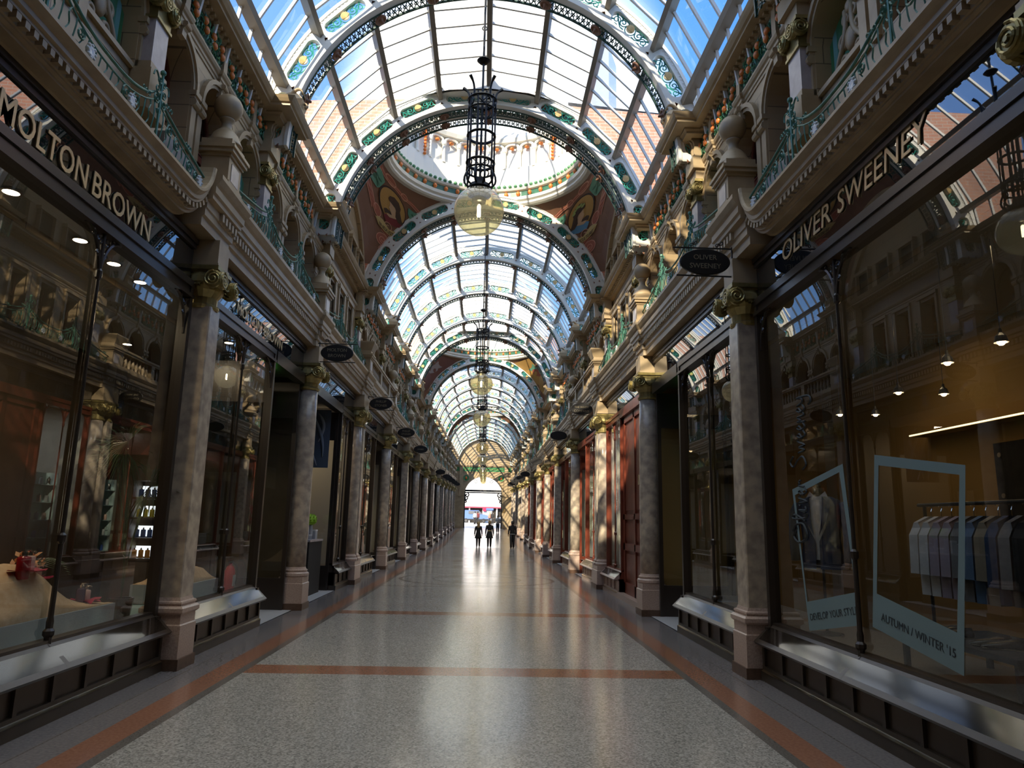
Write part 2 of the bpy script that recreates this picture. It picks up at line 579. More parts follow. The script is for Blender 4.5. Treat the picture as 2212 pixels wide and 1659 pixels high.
# ------------------------------------------------------------------ lower entablature
ENT = [(-0.35, 4.80), (0.0, 4.80), (0.0, 4.90), (0.03, 4.92), (0.03, 5.0), (0.045, 5.01), (0.045, 5.10), (0.10, 5.12), (0.10, 5.17), (0.125, 5.19), (0.125, 5.27),
       (0.15, 5.30), (0.185, 5.36), (0.185, 5.41), (0.16, 5.42), (-0.6, 5.42)]
ENTN = [(-0.35, 4.75), (-.11, 4.75), (-.10, 4.77), (0.0, 4.775), (0.0, 4.80), (0.03, 4.81), (0.03, 4.825), (0.045, 4.83), (0.045, 4.885), (0.10, 4.89), (0.10, 4.915), (0.125, 4.925), (0.125, 4.965),
        (0.15, 4.98), (0.185, 5.01), (0.185, 5.04), (0.16, 5.05), (-0.3, 5.05)]
def ramp(y0):
    out = []
    for k in range(0, 11):
        t = math.radians(82) * k / 10
        out.append((y0 + .40 * math.sin(t), .46 * (1 - math.cos(t)), t))
    return out
def ent_path(near):
    p = [(3.11, 7.585), (3.11, 8.45), (3.16, 8.46)]
    for y, k in ST:
        if y < 10: continue
        w = 0.42 if k == 'D' else 0.26
        p += [(3.16, y - w - .01), (3.11, y - w), (3.11, y + w), (3.16, y + w + .01)]
    p.append((3.16, YEND))
    return [q for q in p if q[1] <= YEND]
def build_entablature(s, n):
    for near in (True, False):
        mb = MB(s, True)
        if near:
            rs = []
            for y, dz, t in [(YBACK, 0, 0)] + ramp(7.10):
                rs.append([(3.16 - o, y - (z - 5.05) * math.sin(t), 5.05 + dz + (z - 5.05) * math.cos(t)) for o, z in ENTN])
            mb.rings(rs)
            y = 0.5
            while y < 7.1:
                mb.box(3.06, 3.12, y, y + .05, 4.832, 4.885)
                y += .095
            for k in range(9):
                t = math.radians(80) * (k + .5) / 9
                yy, dz = 7.10 + .40 * math.sin(t), .46 * (1 - math.cos(t))
                i = []
                for X in (3.06, 3.12):
                    for v, w in ((-.218, -.022), (-.218, .022), (-.165, .022), (-.165, -.022)):
                        i.append((X, yy - v * math.sin(t) + w * math.cos(t), 5.05 + dz + v * math.cos(t) + w * math.sin(t)))
                b = mb.add(i)
                for q in ((0, 1, 2, 3), (7, 6, 5, 4), (0, 4, 5, 1), (1, 5, 6, 2), (2, 6, 7, 3), (3, 7, 4, 0)): mb.face([b + j for j in q])
            structure(mb.build('trim_%d' % (n + near), M['stone']))
            mb = MB(s, True)
            mb.box(3.19, 3.30, 6.7, 7.6, 5.04, 5.42)
            structure(mb.build('trim_%d' % (n + 20), M['lead']))
            continue
        path = ent_path(near)
        full = []
        for a, b in zip(path, path[1:]):
            full.append(a)
            if b[1] - a[1] > 6 and b[1] > 46:
                full.append(((a[0] + b[0]) / 2, (a[1] + b[1]) / 2))
        full.append(path[-1])
        mb.sweep_y(full, ENT)
        # dentils
        if True:
            y = 7.65
            while y < 36:
                X = next((3.11 for p, k in ST if abs(y - p) < (0.42 if k == 'D' else 0.27)), 3.16)
                mb.box(X - .085, X - .03, y, y + .055, 5.005, 5.095)
                y += .105
        structure(mb.build('trim_%d' % (n + near), M['stone']))
build_entablature(1, 1)
build_entablature(-1, 3)

# ------------------------------------------------------------------ upper storey walls
XW = 3.32
def arch_pts(yc, w, zs, n=12):
    return [(yc - w * math.cos(PI * k / n), zs + w * math.sin(PI * k / n)) for k in range(n + 1)]
OPEN = {1: [], -1: []}          # (y centre, half width, sill, spring, kind)
def bay_kind(a, b):
    if any(abs(a - p) < .1 for p, q in DOMES): return 'dome'
    return 'arch'
def build_upper_wall(s):
    mb = MB(s, True)
    z0, z1 = 4.9, 6.98
    for a, b in zip(UP, UP[1:]):
        if bay_kind(a, b) == 'arch':
            n = 3 if b - a > 3.0 else 2
            cell = (b - a - .05) / n
            for i in range(n):
                ya, yb = a + cell * i + (0.05 if i else 0), a + cell * (i + 1) + 0.05
                if i == n - 1: yb = b
                if i == 0: ya = a
                yc = a + 0.6 + 1.15 * i if n == 3 else a + cell * (i + .5)
                w, zs, sill = 0.42, 6.35, 5.62
                OPEN[s].append((yc, w, sill, zs, 'niche' if (i == 2 and b < 10.5) else 'window'))
                mb.poly([(XW, ya, z0), (XW, ya, z1), (XW, yc - w, z1), (XW, yc - w, z0)])
                mb.poly([(XW, yc + w, z0), (XW, yc + w, z1), (XW, yb, z1), (XW, yb, z0)])
                mb.poly([(XW, yc - w, z0), (XW, yc - w, sill), (XW, yc + w, sill), (XW, yc + w, z0)])
                ap = arch_pts(yc, w, zs)
                for (p, q), (p2, q2) in zip(ap, ap[1:]):
                    mb.poly([(XW, p, q), (XW, p, z1), (XW, p2, z1), (XW, p2, q2)])
                rv = [(yc - w, sill)] + ap + [(yc + w, sill)]
                for (p, q), (p2, q2) in zip(rv, rv[1:]):
                    mb.poly([(XW, p, q), (XW, p2, q2), (XW + .34, p2, q2), (XW + .34, p, q)])
                mb.poly([(XW, yc - w, sill), (XW, yc + w, sill), (XW + .34, yc + w, sill), (XW + .34, yc - w, sill)])
        else:
            # three plain tall windows under a panel
            L = b - a
            cs = [a + L * f for f in (0.30, 0.5, 0.70)]
            w, zb, zt = 0.27, 5.6, 6.72
            edges = [a] + [e for c in cs for e in (c - w, c + w)] + [b]
            for k in range(0, len(edges), 2):
                mb.poly([(XW, edges[k], z0), (XW, edges[k], z1), (XW, edges[k + 1], z1), (XW, edges[k + 1], z0)])
            for c in cs:
                OPEN[s].append((c, w, zb, zt, 'rect'))
                mb.poly([(XW, c - w, zt), (XW, c - w, z1), (XW, c + w, z1), (XW, c + w, zt)])
                mb.poly([(XW, c - w, z0), (XW, c - w, zb), (XW, c + w, zb), (XW, c + w, z0)])
                r = [(c - w, zb), (c - w, zt), (c + w, zt), (c + w, zb), (c - w, zb)]
                for (p, q), (p2, q2) in zip(r, r[1:]):
                    mb.poly([(XW, p, q), (XW, p2, q2), (XW + .34, p2, q2), (XW + .34, p, q)])
    # back skin so that no light leaks in, frieze backing and wall head
    mb.ylong(XW + .9, 4.2, XW + .9, 7.6, YBACK, YEND)
    mb.ylong(XW + .06, 6.95, XW + .06, 7.6, YBACK, YEND)
    for a, b in zip(UP, UP[1:]):
        mb.poly([(XW - .05, a, 7.56), (XW + .9, a, 7.56), (XW + .9, b, 7.56), (XW - .05, b, 7.56)])
    structure(mb.build('wall_' + SIDE[s], M['wall']))
    # moulded trims around the openings
    mb = MB(s, True)
    for yc, w, sill, zs, kd in OPEN[s]:
        if kd == 'rect':
            mb.box(XW - .04, XW + .02, yc - w - .07, yc - w, sill - .05, zs + .07)
            mb.box(XW - .04, XW + .02, yc + w, yc + w + .07, sill - .05, zs + .07)
            mb.box(XW - .06, XW + .02, yc - w - .09, yc + w + .09, zs + .07, zs + .14)
            continue
        for r0, r1, o in ((w, w + .045, .03), (w + .045, w + .10, .055)):
            n = 14 if yc < 32 else 8
            R = []
            for k in range(n + 1):
                t = PI * k / n
                c, sn = -math.cos(t), math.sin(t)
                R.append([(XW, yc + r0 * c, zs + r0 * sn), (XW - o, yc + r0 * c, zs + r0 * sn), (XW - o, yc + r1 * c, zs + r1 * sn), (XW, yc + r1 * c, zs + r1 * sn)])
            mb.rings(R)
        # rolled imposts either side and scroll keystone
        for q in (-1, 1):
            yy = yc + q * (w + .07)
            mb.box(XW - .07, XW + .02, yy - .075, yy + .075, zs - .06, zs)
            mb.box(XW - .05, XW + .02, yy - .065, yy + .065, zs - .09, zs - .06)
            mb.lathe((XW - .03, yy, zs - .14), [(.05, -.065), (.05, .065)], 10, axis='y')
            mb.box(XW - .03, XW + .02, yy - .06, yy + .06, sill, zs - .12)
        mb.prism([(XW - .10, zs + w + .10), (XW - .095, zs + w + .06), (XW - .06, zs + w + .01), (XW - .055, zs + w - .06), (XW, zs + w - .07), (XW, zs + w + .11)], yc - .05, yc + .05)
        mb.lathe((XW - .075, yc, zs + w + .07), [(.035, -.055), (.035, .055)], 10, axis='y')
    structure(fix_normals(mb.build('trim_%d' % (5 if s > 0 else 6), M['stone'])))
    # middle string course, frieze posts, crowning cornice
    mb = MB(s, True)
    pth, crn = [], []
    stops = sorted([(yc, .085, .035) for yc, w, a, b, kd in OPEN[s] if kd != 'rect'])
    pth.append((XW, YBACK))
    for yc, h, o in stops:
        pth += [(XW, yc - h - .004), (XW - o, yc - h), (XW - o, yc + h), (XW, yc + h + .004)]
        if abs(round(yc)) < 200:
            mb.box(XW - .06, XW + .06, yc - .055, yc + .055, 7.02, 7.42)
    pth.append((XW, YEND))
    mb.sweep_y(pth, [(-.08, 6.86), (0.012, 6.86), (0.012, 6.90), (.025, 6.91), (.025, 6.95), (.045, 6.965), (.06, 7.0), (.06, 7.025), (-.08, 7.03)])
    c = [(XW, YBACK)]
    for y in UP[1:-1]:
        dbl = any(abs(y - e) < .1 for d in DOMES for e in d)
        h = .33 if dbl else .27
        c += [(XW, y - h - .006), (XW - .28, y - h), (XW - .28, y + h), (XW, y + h + .006)]
        mb.box(XW - .40, XW - .02, y - h - .06, y + h + .06, 7.565, 7.60)
    c.append((XW, YEND))
    mb.sweep_y(c, [(-.08, 7.36), (.03, 7.37), (.03, 7.40), (.07, 7.42), (.07, 7.44), (.22, 7.445), (.22, 7.48), (.25, 7.49), (.28, 7.53), (.30, 7.565), (-.08, 7.57)])
    y = -.5
    while y < 30:
        mb.box(XW - .12, XW - .06, y, y + .05, 7.405, 7.44)
        y += .11
    structure(mb.build('trim_%d' % (7 if s > 0 else 8), M['stone']))
build_upper_wall(1)
build_upper_wall(-1)

# ------------------------------------------------------------------ roof: purlins, bars and glass
ANG = [-90, -72, -54, -36, -18, 0, 18, 36, 54, 72, 90]
def rp(a, r):
    t = math.radians(a)
    return (r * math.sin(t), RC + r * math.cos(t))
def roof_bays():
    out = []
    for a, b in zip(UP, UP[1:]):
        if bay_kind(a, b) == 'dome' or b < 0: continue
        out.append((max(a, 0.2), b))
    return out
def build_roof():
    for a, b in roof_bays():
        g = MB(1, True)
        for t0, t1 in zip(ANG, ANG[1:]):
            p, q = rp(t0, RR), rp(t1, RR)
            g.poly([(p[0], a, p[1]), (q[0], a, q[1]), (q[0], b, q[1]), (p[0], b, p[1])])
        go = structure(g.build('ceiling', M['roofglass']))
        br = MB(1, True)
        n = max(3, round((b - a) / 0.44))
        for k in range(1, n):
            y = a + (b - a) * k / n
            for t0, t1 in zip(ANG, ANG[1:]):
                p, q = rp(t0, RR - .012), rp(t1, RR - .012)
                p2, q2 = rp(t0, RR - .055), rp(t1, RR - .055)
                h = .019
                i = br.add([(p[0], y - h, p[1]), (q[0], y - h, q[1]), (q[0], y + h, q[1]), (p[0], y + h, p[1]), (p2[0], y - h, p2[1]), (q2[0], y - h, q2[1]), (q2[0], y + h, q2[1]), (p2[0], y + h, p2[1])])
                for f in ((0, 1, 2, 3), (4, 7, 6, 5), (0, 4, 5, 1), (2, 6, 7, 3)):
                    br.face([i + j for j in f])
        br.build('glazing_bars', M['bar'], go)
        for t in ANG[1:-1]:
            pu = MB(1, True)
            p, q = rp(t, RR - .005), rp(t, RR - (.17 if t else .22))
            w = .055
            cx, sx = math.cos(math.radians(t)) * w, math.sin(math.radians(t)) * w
            R = []
            for y in (a, b):
                R.append([(p[0] - cx, y, p[1] + sx), (p[0] + cx, y, p[1] - sx), (q[0] + cx * .8, y, q[1] - sx * .8), (q[0] - cx * .8, y, q[1] + sx * .8)])
            pu.rings(R)
            pu.build('purlin', M['purlin'], go)
build_roof()

# unseen brick roof and gable added behind the camera to shade the near bays
def build_back():
    mb = MB(1)
    mb.prism([(-4.4, 7.4), (4.4, 7.4), (4.4, 11.9), (-4.4, 11.9)], YBACK - .4, YBACK)
    mb.box(-9, 9, YBACK - .4, 0.15, 11.3, 11.9)
    for q in (-1, 1):
        mb.box(q * 4.4 - .15, q * 4.4 + .15, YBACK - .4, 0.0, 7.4, 11.4)
        mb.box(q * 9.0 - .15, q * 9.0 + .15, YBACK - .4, 0.0, 4.4, 11.4)
        mb.box(min(q * 4.3, q * 9), max(q * 4.3, q * 9), -.2, 0.2, 7.4, 11.4)
    pol = [(4.2, 7.58), (4.2, 11.9), (-4.2, 11.9), (-4.2, 7.58)] + [rp(t, RR + .02) for t in range(-80, 81, 10)]
    mb.prism(pol, 0.0, 0.2)
    structure(fix_normals(mb.build('wall_back_shade', M['brick'])))
    mb = MB(1)
    mb.box(-4.2, 4.2, YBACK - .4, YBACK, 0, 7.4)
    structure(mb.build('wall_entrance', M['stone']))
build_back()

# ------------------------------------------------------------------ domes
def build_dome(i, ya, yb):
    yc = (ya + yb) / 2
    hy = (yb - ya) / 2 - .12
    hx = XW - .06
    zs = RC + zoff(yc)
    S = math.hypot(hx, hy)
    rr = hy - .02
    zr = zs + math.sqrt(S * S - rr * rr)
    n = 48
    # ring mouldings
    mb = MB(1)
    prof = [(rr + .62, zr - .16), (rr + .10, zr - .16), (rr + .05, zr - .12), (rr + .06, zr - .06), (rr, zr - .02), (rr - .02, zr + .06), (rr + .05, zr + .08), (rr + .05, zr + .24),
            (rr - .02, zr + .26), (rr - .05, zr + .31), (rr, zr + .33), (rr + .02, zr + .42), (rr + .10, zr + .44), (rr + .12, zr + 1.0), (rr + .22, zr + 1.02), (rr + .22, zr + 1.72),
            (rr + .05, zr + 1.76), (rr, zr + 1.86), (rr, zr + 1.96), (rr + .06, zr + 1.98), (rr + .06, zr + 2.05), (rr + .5, zr + 2.05)]
    mb.lathe((0, yc, 0), [(r, z) for r, z in prof], n, False, False)
    root = structure(fix_normals(mb.build('ceiling_dome', M['white'])))
    gb = MB(1)
    gb.lathe((0, yc, 0), [(rr + .045, zr + .08), (rr + .045, zr + .24)], n, False, False)
    gb.build('green_band', M['leafdark'], root)
    gb = MB(1)
    for k in range(96):
        t = 2 * PI * k / 96
        gb.ball(((rr - .015) * math.cos(t), yc + (rr - .015) * math.sin(t), zr + .375), .055, 6, 4)
    gb.build('leaf_garland', M['leaf'], root, True)
    eg = None
    NE = 44
    for k in range(NE):
        t = 2 * PI * (k + .5) / NE
        p = ((rr + .02) * math.cos(t), yc + (rr + .02) * math.sin(t), zr + .16)
        if eg is None:
            b = MB(1)
            b.ball((0, 0, 0), .058, 10, 7, (1, 1, 1.15))
            eg = b.build('orange_boss', M['orange'], root, True)
            eg.location = p
        else:
            e = eg.copy()
            C.objects.link(e)
            e.parent = root
            e.location = p
    # colonnade of coupled shafts with small arches
    cb = MB(1)
    fr = MB(1)
    NC = 36
    for k in range(NC):
        t = 2 * PI * k / NC
        x, y = (rr + .15) * math.cos(t), yc + (rr + .15) * math.sin(t)
        cb.lathe((x, y, zr + .98), [(.065, 0), (.065, .05), (.05, .07), (.045, .5), (.07, .53), (.085, .60), (.085, .64)], 8)
        t2 = t + PI / NC
        x2, y2 = (rr + .13) * math.cos(t2), yc + (rr + .13) * math.sin(t2)
        ex = Vector((-math.sin(t2), math.cos(t2), 0))
        pts = [tuple(Vector((x2, y2, zr + 1.62)) + ex * (.19 * math.cos(a)) + Vector((0, 0, .11 * math.sin(a)))) for a in [PI * q / 6 for q in range(7)]]
        cb.tube(pts, .04, 5)
        fr.ball((x2, y2, zr + 1.60), .07, 8, 5, (1, 1, .6))
        if k % 9 == 4:
            for q in range(9):
                fr.ball(((rr + .08) * math.cos(t2), yc + (rr + .08) * math.sin(t2), zr + 1.0 + q * .1), .05, 6, 4)
    cb.build('colonnade', M['white'], root, False)
    fr.build('fruit_drops', M['orange'], root, True)
    # glazed saucer above
    gl = MB(1)
    dp = [((rr + .1) * math.cos(a), zr + 2.05 + 1.5 * math.sin(a)) for a in [PI / 2 * q / 8 for q in range(8)]]
    gl.lathe((0, yc, 0), dp, n, False, False)
    gl.build('dome_glass', M['roofglass'], root)
    rb = MB(1)
    for k in range(16):
        t = 2 * PI * k / 16
        rb.tube([(r * math.cos(t), yc + r * math.sin(t), z) for r, z in dp], .03, 4)
    rb.build('dome_ribs', M['bar'], root)
    # outer drum
    ob = MB(1)
    ob.lathe((0, yc, 0), [(rr + .75, zr - .2), (rr + .75, zr + 2.06), (rr + .1, zr + 2.06)], 24, False, False)
    ob.build('drum_outside', M['render'], root)
    # pendentives
    pb = MB(1)
    N = 14
    def sph(x, y, lift=0.0):
        z = zs + math.sqrt(max(0.0, S * S - x * x - y * y))
        v = Vector((x, y, z - zs))
        v *= (S - lift) / S
        return (v.x, yc + v.y, zs + v.z)
    for qx in (-1, 1):
        for qy in (-1, 1):
            rowsA, rowsB = [], []
            for k in range(N + 1):
                t = PI / 2 * k / N
                c, s_ = math.cos(t), math.sin(t)
                rmax = min(hx / max(c, 1e-6), hy / max(s_, 1e-6))
                row = []
                for j in range(9):
                    r = rr + (rmax - rr) * j / 8
                    row.append(sph(qx * r * c, qy * r * s_))
                rowsA.append(row)
            for a, b in zip(rowsA, rowsA[1:]):
                for j in range(8):
                    pb.poly([a[j], b[j], b[j + 1], a[j + 1]])
    fix_normals(pb.build('pendentive_field', M['rust'], root, True))
    # side lunettes with little windows, brick shoulders outside
    for q in (-1, 1):
        sb = MB(q)
        R2 = math.sqrt(S * S - hx * hx)
        m = 24
        pts = [(-R2 * math.cos(PI * k / m), zs + R2 * math.sin(PI * k / m)) for k in range(m + 1)]
        for (p, z), (p2, z2) in zip(pts, pts[1:]):
            sb.poly([(hx + .03, yc + p, 7.5 + zoff(yc)), (hx + .03, yc + p, z), (hx + .03, yc + p2, z2), (hx + .03, yc + p2, 7.5 + zoff(yc))])
        for k in range(m):
            a, b = pts[k], pts[k + 1]
            sb.poly([(hx - .06, yc + a[0] * .93, zs + (a[1] - zs) * .93), (hx - .06, yc + a[0], a[1]), (hx - .06, yc + b[0], b[1]), (hx - .06, yc + b[0] * .93, zs + (b[1] - zs) * .93)])
            sb.poly([(hx - .06, yc + a[0] * .93, zs + (a[1] - zs) * .93), (hx + .03, yc + a[0] * .93, zs + (a[1] - zs) * .93), (hx + .03, yc + b[0] * .93, zs + (b[1] - zs) * .93), (hx - .06, yc + b[0] * .93, zs + (b[1] - zs) * .93)])
        zb = 7.6 + zoff(yc)
        for dy in (-1.45, -.5, .5, 1.45):
            for e in (-.3, .26):
                sb.box(hx - .07, hx + .03, yc + dy + e, yc + dy + e + .04, zb, zb + .62)
            sb.box(hx - .09, hx + .03, yc + dy - .34, yc + dy + .34, zb + .62, zb + .70)
        sb.build('lunette_wall', M['wall'], root)
        wb = MB(q)
        for dy in (-1.45, -.5, .5, 1.45):
            wb.box(hx + .005, hx + .02, yc + dy - .26, yc + dy + .26, zb, zb + .62)
        wb.build('lunette_windows', M['dark'], root)
        kb = MB(q)
        pol = [(4.6, 7.4), (4.6, 9.95), (1.1, 10.15)] + [rp(t, RR + .06) for t in (20, 30, 40, 50, 60, 70, 80)]
        pol = [(x, z + zoff(yc)) for x, z in pol]
        kb.prism(pol, ya - .12, ya + .1)
        kb.prism(pol, yb - .1, yb + .12)
        kb.box(hx + .3, 4.6, ya, yb, 7.6 + zoff(yc), 9.9 + zoff(yc))
        fix_normals(kb.build('brick_shoulder', M['brick'], root))
    return sph, yc, S, rr, hx, hy, zs, zr
DOME_INFO = [build_dome(i, a, b) for i, (a, b) in enumerate(DOMES)]
# ------------------------------------------------------------------ arched ribs
def make_rib():
    """white iron rib with open stadium panels; local origin at the circle centre"""
    Ri, Ro = 2.97, 3.37
    y0, y1 = -.05, .04
    r0, r1 = 3.06, 3.28
    mb = MB(1)
    def pol(a, r, y): return (r * math.sin(a), y, r * math.cos(a))
    half = math.radians(9)
    rm = (r0 + r1) / 2
    hr = (r1 - r0) / 2
    span = math.radians(7.0)
    K = 28
    for s in range(-5, 5):
        ac = math.radians(18 * s + 9)
        inner, outer = [], []
        for k in range(K):
            t = 2 * PI * k / K
            # stadium
            c, sn = math.cos(t), math.sin(t)
            sx = span - hr / rm
            ia = ac + (sx if c > 0 else -sx if c < 0 else 0) + hr / rm * c
            ir = rm + hr * sn
            inner.append((ia, ir))
            # rectangle seen from centre
            q = max(abs(c) / half, abs(sn) / ((Ro - Ri) / 2))
            q = 1.0 / max(abs(c), abs(sn))
            oa = ac + half * max(-1, min(1, c * q))
            orr = (Ri + Ro) / 2 + (Ro - Ri) / 2 * max(-1, min(1, sn * q))
            outer.append((oa, orr))
        f = [mb.add([pol(a, r, yy) for a, r in L]) for yy in (y0, y1) for L in (inner, outer)]
        for k in range(K):
            k2 = (k + 1) % K
            mb.face((f[0] + k, f[0] + k2, f[1] + k2, f[1] + k))
            mb.face((f[2] + k, f[3] + k, f[3] + k2, f[2] + k2))
            mb.face((f[0] + k, f[2] + k, f[2] + k2, f[0] + k2))
        for q in (-1, 1):
            aa = ac + q * half
            for rr_, d in ((3.245, .032), (3.085, -.032)):
                mb.cur = 1
                mb.poly([pol(aa - .012, rr_ + d * .3, y0 - .004), pol(aa + .012, rr_ + d * .3, y0 - .004), pol(aa, rr_ - d, y0 - .004)])
                mb.cur = 0
    # flanges (inner and outer edges) and beaded line
    for ra, rb, d in ((Ri - .02, Ri + .03, .07), (Ro - .03, Ro + .02, .07)):
        R = []
        for k in range(61):
            a = -PI / 2 + PI * k / 60
            R.append([pol(a, ra, -d), pol(a, rb, -d), pol(a, rb, d), pol(a, ra, d)])
        mb.rings(R)
    for k in range(150):
        a = -PI / 2 + PI * (k + .5) / 150
        p = pol(a, 3.325, y0 - .004)
        mb.box(p[0] - .011, p[0] + .011, y0 - .008, y0, p[2] - .011, p[2] + .011)
    # straight haunch struts against the wall
    for q in (-1, 1):
        mb.box(q * 3.30 - .03, q * 3.30 + .03, -.04, .04, .28, 1.1)
        mb.tube([(q * 3.05, 0, .45), (q * 3.28, 0, 1.2)], .025, 4)
    frame = fix_normals(mb.build('white_frame', [M['white'], M['rust']]))
    # green scrollwork
    sb = MB(1)
    for s in (0,):
        o = Vector((0, 0, 0))
        ex = Vector((1, 0, 0))
        ey = Vector((0, 0, 1))
        for q in (-1, 1):
            sb.tube(spiral(o + ex * (q * .165) + ey * .02, ex * q, ey, .075, .012, 1.4, PI, 16), .010, 4)
            sb.tube(spiral(o + ex * (q * .285) - ey * .015, ex * q, -ey, .07, .012, 1.3, PI, 14), .009, 4)
            sb.tube(bez(o + ex * (q * .09) - ey * .085, o + ex * (q * .17) - ey * .11, o + ex * (q * .26) + ey * .02, o + ex * (q * .35) + ey * .06, 8), .010, 4)
            sb.tube(bez(o + ex * (q * .08) + ey * .06, o + ex * (q * .12) + ey * .11, o + ex * (q * .2) + ey * .10, o + ex * (q * .24) + ey * .07, 6), .009, 4)
            for u, w, l, an in ((.21, .05, .055, 1.1), (.245, .075, .05, .3), (.32, .05, .05, .9), (.34, -.05, .05, -.6), (.13, -.08, .055, -.3), (.24, -.085, .05, .1)):
                p = o + ex * (q * u) + ey * w
                d = (ex * q * math.cos(an) + ey * math.sin(an)) * l
                e2 = (ey * math.cos(an) - ex * q * math.sin(an)) * .016
                sb.poly([tuple(p - d), tuple(p - e2), tuple(p + d), tuple(p + e2)])
        sb.tube(spiral(o, ex, ey, .088, .088, 1, 0, 16), .009, 4)
    scroll = sb.build('green_scrollwork', M['teal'])
    # soffit lattice
    lb = MB(1)
    lr = Ri - .005
    for ya, yb in ((.06, .085), (.29, .32)):
        R = []
        for k in range(61):
            a = -PI / 2 + PI * k / 60
            R.append([pol(a, lr - .03, ya), pol(a, lr, ya), pol(a, lr, yb), pol(a, lr - .03, yb)])
        lb.rings(R)
    n = 96
    for k in range(n):
        a = -PI / 2 + PI * k / n
        b = a + PI / n
        w = .011
        for (p, q) in ((a, b), (b, a)):
            lb.poly([pol(p - w / 3, lr - .012, .08), pol(p + w / 3, lr - .012, .08), pol(q + w / 3, lr - .012, .30), pol(q - w / 3, lr - .012, .30)])
        c_ = (a + b) / 2
        o = Vector(pol(c_, lr - .012, .19))
        lb.tube(spiral(o, Vector((math.cos(c_), 0, -math.sin(c_))), Vector((0, 1, 0)), .035, .035, 1, 0, 6), .010, 3)
    soffit = lb.build('soffit_lattice', M['dkgreen'])
    bb = MB(1)
    bb.lathe((0, 0, 0), [(.10, 0), (.10, -.025), (.075, -.03), (.07, -.015), (.03, -.02), (.02, -.09), (0.005, -.10)], 12)
    boss = bb.build('soffit_boss', M['rust'], None, True)
    hb = MB(1)
    for k in range(9):
        a = math.radians(-80 + 20 * k)
        hb.poly([(0, -.012, -.045), (.072 * math.sin(a - .17), -.022, -.03 + .085 * math.cos(a - .17)), (.078 * math.sin(a), -.034, -.03 + .09 * math.cos(a)), (.072 * math.sin(a + .17), -.022, -.03 + .085 * math.cos(a + .17))])
    hb.lathe((0, 0.0, 0), [(.068, -.01), (.068, 0.01)], 14, axis='y')
    shell = hb.build('gold_shell', M['shell'])
    root = bpy.data.objects.new('arched_rib', None)
    C.objects.link(root)
    for o in (frame, soffit): o.parent = root
    first = True
    for s in range(-5, 5):
        o = scroll if first else scroll.copy()
        if not first: C.objects.link(o)
        first = False
        o.parent = root
        a = math.radians(18 * s + 9)
        o.location = (rm * math.sin(a), 0, rm * math.cos(a))
        o.rotation_euler = (0, a, 0)
    first = True
    for k in range(-4, 5):
        o = boss if first else boss.copy()
        if not first: C.objects.link(o)
        first = False
        o.parent = root
        a = math.radians(18 * k)
        o.location = (2.945 * math.sin(a), .19, 2.945 * math.cos(a))
        o.rotation_euler = (0, a, 0)
    first = True
    for s in range(-5, 5):
        o = shell if first else shell.copy()
        if not first: C.objects.link(o)
        first = False
        o.parent = root
        a = math.radians(18 * s + 9)
        o.location = (rm * math.sin(a), -.03, rm * math.cos(a))
        o.rotation_euler = (0, a, 0)
    return root
RIBS = [2.9, 6.4, 9.9, 13.27, 13.62, 18.25, 18.60, 22.0, 25.5, 29.0, 31.7, 32.05, 37.3, 37.65, 41.0, 44.5, 48.0, 51.5, 54.9, 60.0, 63.5, 67.0, 70.5, 74.0, 77.5, 80.7]
rib0 = make_rib()
rib0['category'] = 'roof rib'
vis = 0
for i, y in enumerate(RIBS):
    r = rib0 if i == 0 else dup(rib0, (0, y, 0), skip=('soffit_boss',) if y > 48 else ())
    r.location = (0, y, RC + zoff(y))
    r['group'] = 'ornamental iron roof ribs'
    if y in (13.27, 31.7, 37.3, 18.25): w = {13.27: 'front of the pair of white iron ribs before the nearest dome', 18.25: 'front of the pair of white iron ribs behind the nearest dome',
                                            31.7: 'front of the pair of white iron ribs before the second dome', 37.3: 'front of the pair of white iron ribs behind the second dome'}[y]
    elif y in (13.62, 32.05, 37.65, 18.60): w = {13.62: 'rear of the pair of white iron ribs before the nearest dome', 18.60: 'rear of the pair of white iron ribs behind the nearest dome',
                                                32.05: 'rear of the pair of white iron ribs before the second dome', 37.65: 'rear of the pair of white iron ribs behind the second dome'}[y]
    elif y < 13: w = ['white iron rib overhead just above the camera, out at the frame edge', 'white iron rib two before the large cropped one overhead', 'large white iron rib with green scrolls cropped by the picture top'][i]
    elif y < 31: w = '%s white iron rib with green scrolls past the nearest dome' % {22.0: 'first', 25.5: 'second', 29.0: 'third'}[y]
    elif y < 55: w = '%s small white iron rib past the second dome' % {41.0: 'first', 44.5: 'second', 48.0: 'third', 51.5: 'fourth', 54.9: 'fifth'}[y]
    else: w = '%s tiny white iron rib counting back from the far gable wall' % NTH[len(RIBS) - 1 - i]
    r['label'] = w

# ------------------------------------------------------------------ marble columns
def volute(mb, c, ex, ey, r, th):
    """spiral scroll disc in plane (ex,ey)"""
    ex, ey, c = Vector(ex), Vector(ey), Vector(c)
    nz = ex.cross(ey)
    n = 16
    R = []
    for h, q in ((-th / 2, .8), (-th / 2 + .01, 1), (th / 2 - .01, 1), (th / 2, .8)):
        R.append([tuple(c + nz * h + (ex * math.cos(2 * PI * k / n) + ey * math.sin(2 * PI * k / n)) * r * q) for k in range(n)])
    mb.rings(R)
    for h in (-1, 1):
        mb.tube(spiral(c + nz * (h * (th / 2 + .004)), ex, ey, r * .93, r * .16, 2.1, PI / 2, 26), r * .11, 5)
        mb.tube([tuple(c + nz * (h * (th / 2 - .005))), tuple(c + nz * (h * (th / 2 + .018)))], r * .17, 8)

